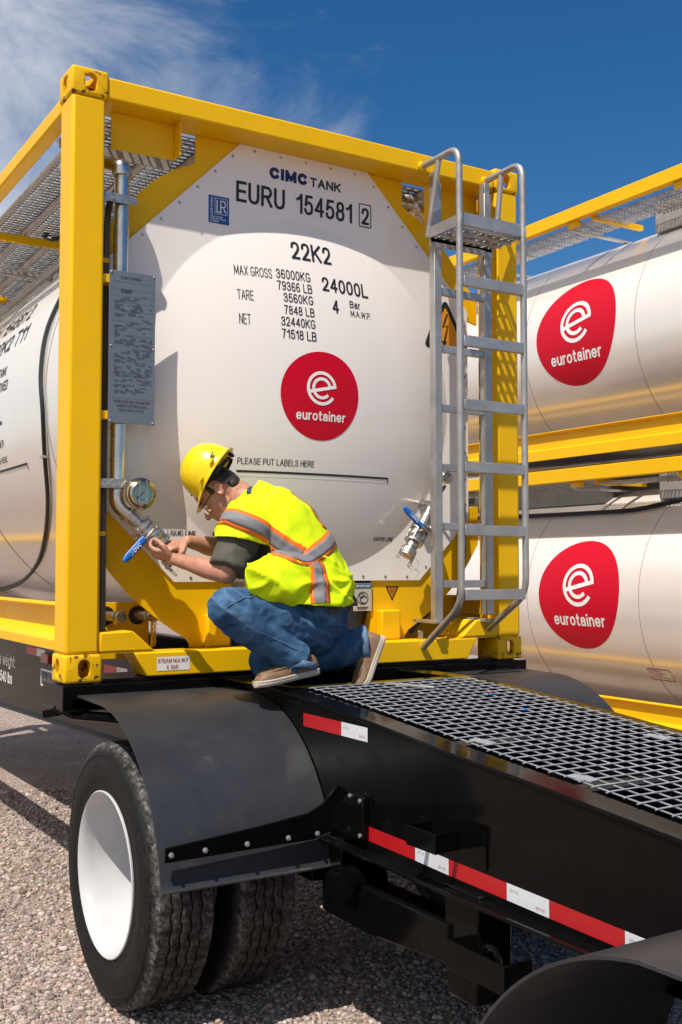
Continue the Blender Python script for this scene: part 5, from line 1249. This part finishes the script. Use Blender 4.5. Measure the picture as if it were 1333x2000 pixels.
# --- jeans
mb = MB()
mb.ball((.955, -.358, .255), (.160, .178, .145), 28, 18, (Fd, Ld, Zd))
mb.ball((1.010, -.340, .225), (.115, .155, .105), 24, 16, (Fd, Ld, Zd))
ring_loft(mb, torso_rings(-.006, 0, 1))
limb(mb, [LHIP+V((.02, .03, -.01)), LHIP.lerp(LKN, .35), LHIP.lerp(LKN, .75), LKN], [.112, .104, .092, .080], 24, 8)
kd = (LAN-LKN).normalized()
limb(mb, [LKN, LKN.lerp(LAN, .3)+V((0, 0, -.004)), LKN.lerp(LAN, .7), LAN+V((-.012, 0, -.002))], [.078, .084, .076, .076], 24, 8, False)
mb.ball(LKN+V((.004, 0, -.006)), .081, 18, 14)
limb(mb, [RHIP, RHIP.lerp(RKN, .5), RKN], [.125, .105, .086], 22, 8)
limb(mb, [RKN, RKN.lerp(RAN, .4), RKN.lerp(RAN, .72), RAN+V((.012, -.006, .022))], [.080, .078, .074, .080], 22, 8, False)
jeans = remesh(mb, 'jeans', 'denim', man, .0070, 5)
def fold_j(c, n):
    kL = (c-LKN).length; aL = (c-LAN).length; aR = (c-RAN).length; hp = (c-V((.86, -.47, .24))).length
    a = .0045*nz(c, 9)+.0026*nz(c, 24)
    s_ = V(((c.x+c.z*.9)*1.0, c.y*.6, (c.z-c.x*.35)*.35))
    a += 0.0150*max(0, ridge(s_+V((0, 0, 2)), 15))**2*max(0, 1-kL/.17)            # creases round the bent knee
    a += 0.0150*max(0, ridge(V((c.x*.5, c.y*.5, c.z*1.6)), 15))**2*max(0, 1-aL/.16)   # stacking above the shoe
    a += 0.0150*max(0, ridge(V((c.x*1.5, c.y*.5, c.z*.6)), 14))**2*max(0, 1-aR/.17)
    a += 0.0140*max(0, ridge(V((c.x*.6, c.y*.5, c.z*1.3+c.x*.7)), 11))**2*max(0, 1-hp/.22)
    leg = min(((c-LHIP.lerp(LKN, t_)).length for t_ in (0, .25, .5, .75, 1)))
    a += .0085*max(0, ridge(V((c.x*.9+c.z*.5, c.y*.5, c.z*1.1-c.x*.4)), 21)-.25)*max(0, 1-leg/.2)
    return a-.004
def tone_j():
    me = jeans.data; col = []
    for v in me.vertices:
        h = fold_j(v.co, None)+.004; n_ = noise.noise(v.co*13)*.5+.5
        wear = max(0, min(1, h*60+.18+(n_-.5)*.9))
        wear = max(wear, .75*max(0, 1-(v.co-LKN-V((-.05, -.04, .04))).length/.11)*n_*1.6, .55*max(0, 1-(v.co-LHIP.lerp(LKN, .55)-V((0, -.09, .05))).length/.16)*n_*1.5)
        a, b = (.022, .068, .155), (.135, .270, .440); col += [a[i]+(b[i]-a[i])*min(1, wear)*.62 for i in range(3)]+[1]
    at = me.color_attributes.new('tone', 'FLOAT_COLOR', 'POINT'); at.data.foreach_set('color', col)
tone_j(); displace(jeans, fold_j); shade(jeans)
bj = BVHTree.FromObject(jeans, bpy.context.evaluated_depsgraph_get()) if False else BVHTree.FromPolygons([v.co for v in jeans.data.vertices], [tuple(p.vertices) for p in jeans.data.polygons])
def ribbon(tree, pts, wd, off, name, m, parent, side_hint, n=14, disp=None):
    # lay a strip along pts on the garment: nearest surface point, offset along the normal
    P = smoothpath(pts, n); rows = []
    for i, p in enumerate(P):
        d = (P[min(i+1, len(P)-1)]-P[max(i-1, 0)]).normalized()
        q, nn, _, _ = tree.find_nearest(p)
        s_ = nn.cross(d).normalized(); row = []
        for k in range(5):
            c = q+s_*wd*(k/4-.5); c2, n2, _, _ = tree.find_nearest(c)
            row.append(c2+n2*(off+(disp(c2, n2) if disp else 0)))
        rows.append(row)
    for _ in range(2):
        rows = [[(rows[max(i-1, 0)][k]+rows[i][k]*2+rows[min(i+1, len(rows)-1)][k])/4 for k in range(5)] for i in range(len(rows))]
    mb = MB(); mb.grid(rows); o = shade(mb.build(name, m, parent, smooth=0))
    so = o.modifiers.new('thick', 'SOLIDIFY'); so.thickness = .0012; so.offset = 0
    return o
# hems, side seam stitching, back pocket
def hem(c, ax, r, m_='denim_hem'):
    d, u, v = frame_of(ax); mb = MB(); rows = []
    for h_, g_ in ((-.016, .000), (-.014, .004), (.012, .005), (.014, .001), (.010, -.010)):
        rows.append([V(c)+d*(h_+.002*math.sin(3*a+1)+.001*math.sin(7*a))+(u*math.cos(a)+v*math.sin(a))*(r+g_+.0015*math.sin(5*a+h_*80)) for a in [2*PI*k/44 for k in range(44)]])
    mb.grid(rows, True); return shade(mb.build('trouser_hem', m_, jeans, smooth=0))
hem(LAN+V((-.008, 0, -.006)), V((-.12, 0, -1)), .077)
hem(RAN+V((.014, -.007, .022)), (RAN-RKN), .079)
sm_ = [(.450, -.58, .325), (.50, -.59, .270), (.58, -.585, .230), (.68, -.58, .190), (.77, -.58, .15)]
ribbon(bj, sm_, .0035, .0022, 'side_seam', 'denim_hem', jeans, None)
ribbon(bj, [(.62, -.56, .395), (.56, -.575, .375), (.50, -.58, .350), (.445, -.58, .32)], .0035, .0022, 'side_seam', 'denim_hem', jeans, None)
ribbon(bj, [(.98, -.56, .33), (.985, -.57, .27), (1.02, -.55, .225), (1.10, -.52, .225), (1.15, -.47, .26), (1.17, -.44, .31)], .0035, .0022, 'pocket_stitching', 'denim_hem', jeans, None)

# --- hi-vis vest: shell over torso and shoulders, cut open at hem, neck and arm holes
fr_ = lambda q: .085*max(0, 1-abs(q-1.9)/1.3)+(.02 if q < 2 else 0)
mb = MB()
rg = torso_rings(.022, 0, 6, 9, 60, front=fr_, lat_grow=lambda q: .012+.040*max(0, 1-q/2.2))
ring_loft(mb, rg)
la, ra = (LEL-LSH).normalized(), (REL-RSH).normalized()
limb(mb, [LSH+V((.07, .07, .02)), LSH, LSH+la*.09, LSH+la*.26], [.098, .104, .104, .110], 24, 6)
limb(mb, [(.90, -.43, .44), (.76, -.462, .425), (.66, -.470, .430), (.58, -.470, .445)], [.118, .108, .098, .080], 22, 6)
limb(mb, [RSH+V((-.02, -.07, .02)), RSH, RSH+ra*.09, RSH+ra*.22], [.098, .098, .095, .098], 24, 6)
vest = remesh(mb, 'safety_vest', 'vest', man, .0085, 7)
bm = bmesh.new(); bm.from_mesh(vest.data)
nkc = V((.712, -.196, .775)); nkd = V((-.6, .38, .8)).normalized()
hemn = V((-.16, .05, 1)).normalized(); hemp = V((.95, -.36, .312))
def gone(p):
    if p.z < .318+.36*max(0, .76-p.x)+.25*max(0, p.x-.98)+.006*math.sin(p.x*17+p.y*11): return True
    if (p-nkc).dot(nkd) > 0: return True
    q = p-LSH
    if q.dot((la+V((.25, .10, -.12))).normalized()) > .080 and (q-la*q.dot(la)).length < .135 and q.dot(la) > .03: return True
    q = p-RSH
    if q.dot(ra) > .09 and (q-ra*q.dot(ra)).length < .125: return True
    return False
bmesh.ops.delete(bm, geom=[f for f in bm.faces if gone(f.calc_center_median())], context='FACES')
# keep the largest island, relax the ragged cut edges
for _ in range(8):
    bv = [v for v in bm.verts if v.is_boundary]; new = {}
    for v in bv:
        nb = [e_.other_vert(v).co for e_ in v.link_edges if e_.is_boundary]
        if len(nb) == 2: new[v] = v.co*.4+(nb[0]+nb[1])*.3
    for v, c in new.items(): v.co = c
bm.to_mesh(vest.data); bm.free()
def fold_v(c, n):
    w_ = max(0, 1-abs(c.z-.40)/.14)
    a = .0080*nz(c, 7)+.0040*nz(c, 17)
    a += .020*w_*max(0, ridge(V((c.x*.9, c.y*.9, c.z*1.8)), 8))**2
    a += .013*max(0, ridge(V((c.x*.5+c.z*.8, c.y*.6, c.z*.3)), 9))**3
    a += .012*nz(V((c.x, c.y, c.z*.25)), 12)*max(0, 1-(c.z-.27)/.16)
    d = c-V((.70, -.43, .50)); rr = d.length; an = math.atan2(d.z, d.x)
    a += .0085*max(0, ridge(V((an*1.6, rr*1.2, 3.3)), 1.7)-.1)*max(0, 1-rr/.30)*min(1, rr/.06)
    return a
bv_ = BVHTree.FromPolygons([v.co for v in vest.data.vertices], [tuple(p.vertices) for p in vest.data.polygons])
displace(vest, fold_v); shade(vest)
so = vest.modifiers.new('thick', 'SOLIDIFY'); so.thickness = .003; so.offset = -1
#TAPES
def hv_tape(pts, wd=.046):
    o = ribbon(bv_, pts, wd+.032, .0036, 'orange_border', 'orange_trim', vest, None, 10, fold_v)
    ribbon(bv_, pts, wd, .0058, 'reflective_strip', 'silver_tape', vest, None, 10, fold_v)
hv_tape([(.500, -.330, .690), (.537, -.402, .685), (.564, -.468, .666), (.62, -.494, .64), (.702, -.47, .599), (.755, -.487, .561), (.820, -.508, .518)])
hv_tape([(.862, -.535, .492), (.870, -.540, .470), (.868, -.556, .440), (.869, -.572, .400), (.870, -.576, .36), (.868, -.584, .332)])
hv_tape([(1.04, -.250, .640), (1.04, -.38, .612), (.97, -.468, .577), (.881, -.527, .537), (.826, -.514, .501), (.774, -.496, .476), (.734, -.456, .465), (.699, -.423, .459), (.63, -.37, .45)])
hv_tape([(.74, -.08, .76), (.80, -.155, .80), (.88, -.24, .76), (.945, -.32, .715), (1.0, -.40, .640)], .036)
ribbon(bv_, [(.660, -.348, .780), (.694, -.312, .812)], .020, .0065, 'collar_label', 'print_navy', vest, None, 5, fold_v)

# --- shoes: moccasin upper on a pale sole; toe can be flexed at the ball
def shoe(origin, fwd, upv, flex, lace_side):
    # origin = under the heel; fwd heel->toe, upv out of the sole towards the ankle; flex bends the toe part up (radians)
    f = V(fwd).normalized(); u = (V(upv)-f*V(upv).dot(f)).normalized(); l = f.cross(u)
    Lg = .305; ball = .205
    def T(s, w, h):
        if flex and s > ball:
            r_ = .075; a = min((s-ball)/r_, flex); ex = max(0, (s-ball)-r_*flex)
            ctr_s, ctr_h = ball, r_                         # curl towards the upper
            rad = r_-h
            ss = ctr_s+rad*math.sin(a)+ex*math.cos(a); hh = ctr_h-rad*math.cos(a)+ex*math.sin(a)
            return V(origin)+f*ss+u*hh+l*w
        return V(origin)+f*s+u*h+l*w
    def half(s):                                            # half width of the outline
        q = s/Lg
        return .0385*(1-(2*abs(q-.12)/.9)**2*.12 if q < .12 else 1)*(math.sqrt(max(0, 1-((.10-q)/.10)**2)) if q < .10 else 1)*(1+.26*math.exp(-((q-.70)/.20)**2))*(math.sqrt(max(0, 1-((q-.80)/.20)**2)) if q > .80 else 1)
    N = 30
    def outline(grow, k=1.0):
        ss = [Lg*(0.5-0.5*math.cos(PI*i/N)) for i in range(N+1)]
        return [(s, half(s)*k+grow*(1 if 0 < i < N else 0)) for i, s in enumerate(ss)]
    mb = MB(); rows = []
    ol = outline(.004)
    for h, g_ in ((-.004, -.006), (0, 0), (.009, .0015), (.010, -.0005), (.013, .001), (.020, .001), (.022, -.004)):
        rows.append([T(s, w+g_ if w > .004 else w, h) for s, w in ol]+[T(s, -(w+g_) if w > .004 else -w, h) for s, w in ol[::-1]])
    rows = [[T(Lg*.5+(0), 0, -.0042)]*len(rows[0])]+rows if False else rows
    mb.grid(rows, True)
    for i in range(len(ol)-1):
        (s0, w0), (s1, w1) = ol[i], ol[i+1]; mb.face([T(s0, max(0, w0-.006), -.004), T(s1, max(0, w1-.006), -.004), T(s1, -max(0, w1-.006), -.004), T(s0, -max(0, w0-.006), -.004)])
    sole = mb.build('shoe', 'sole', man, smooth=50)
    # upper: cross sections along the length
    mb = MB(); rows = []
    for i in range(25):
        q = i/24; s = .006+(Lg-.014)*q; w = half(s)*.97
        top = .086 if q < .30 else .086-.026*min(1, (q-.30)/.35) if q < .65 else .060-.012*((q-.65)/.35)
        if q < .06: top *= .80+.2*(q/.06)
        if q > .88: top *= math.sqrt(max(.03, 1-((q-.88)/.125)**2))
        row = []
        for k in range(17):
            a = PI*k/16; c, sn = math.cos(a), math.sin(a)
            ww = w*(math.copysign(abs(c)**.75, c))*(1-.30*(sn**2)*(1 if q < .5 else .5)); hh = .018+(top-.018)*sn**.8
            if q > .66 and sn > .75: hh += .003*math.sin((q-.66)*60)*.6
            row.append(T(s, ww, hh))
        rows.append(row)
    mb.grid(rows)
    upper = shade(mb.build('upper', 'leather', sole, smooth=0)); upper.data.set_sharp_from_angle(angle=R(50))
    so_ = upper.modifiers.new('sub', 'SUBSURF'); so_.levels = 1; so_.render_levels = 1
    # stitched toe apron, collar, laces
    ap = [T(Lg*(.56+.36*math.sin(PI*t_)), half(Lg*.75)*.74*math.cos(PI*t_), .056-.012*math.sin(PI*t_)) for t_ in [k/18 for k in range(19)]]
    MB().tube(ap, .0028, 6).build('apron_seam', 'leather', sole)
    mb = MB()
    for k in range(3):
        s = Lg*(.42+.055*k); mb.tube([T(s, -.026, .068-.006*k), T(s+.006, 0, .083-.008*k), T(s+.012, .026, .066-.006*k)], .0020, 6)
    bow = T(Lg*.40, .010*lace_side, .088)
    for sg in (1, -1):
        mb.tube(smoothpath([bow, T(Lg*(.40+.10*sg), .035*lace_side, .085), T(Lg*(.40+.06*sg), .045*lace_side, .055), bow], 6), .0020, 6)
        mb.tube(smoothpath([bow, T(Lg*(.42+.05*sg), .040*lace_side, .070), T(Lg*(.44+.09*sg), .046*lace_side, .035)], 6), .0020, 6)
    mb.build('laces', 'lace', sole)
    return sole
shoe((.905, -.498, .045), (-1, -.08, -.130), (-.12, 0, 1), 0, -1)
a_ = V((-.43, -.02, -.90)).normalized(); n_ = V((-.84, .20, .34))
shoe((1.250, -.470, .180), a_, n_, 1.15, 1)
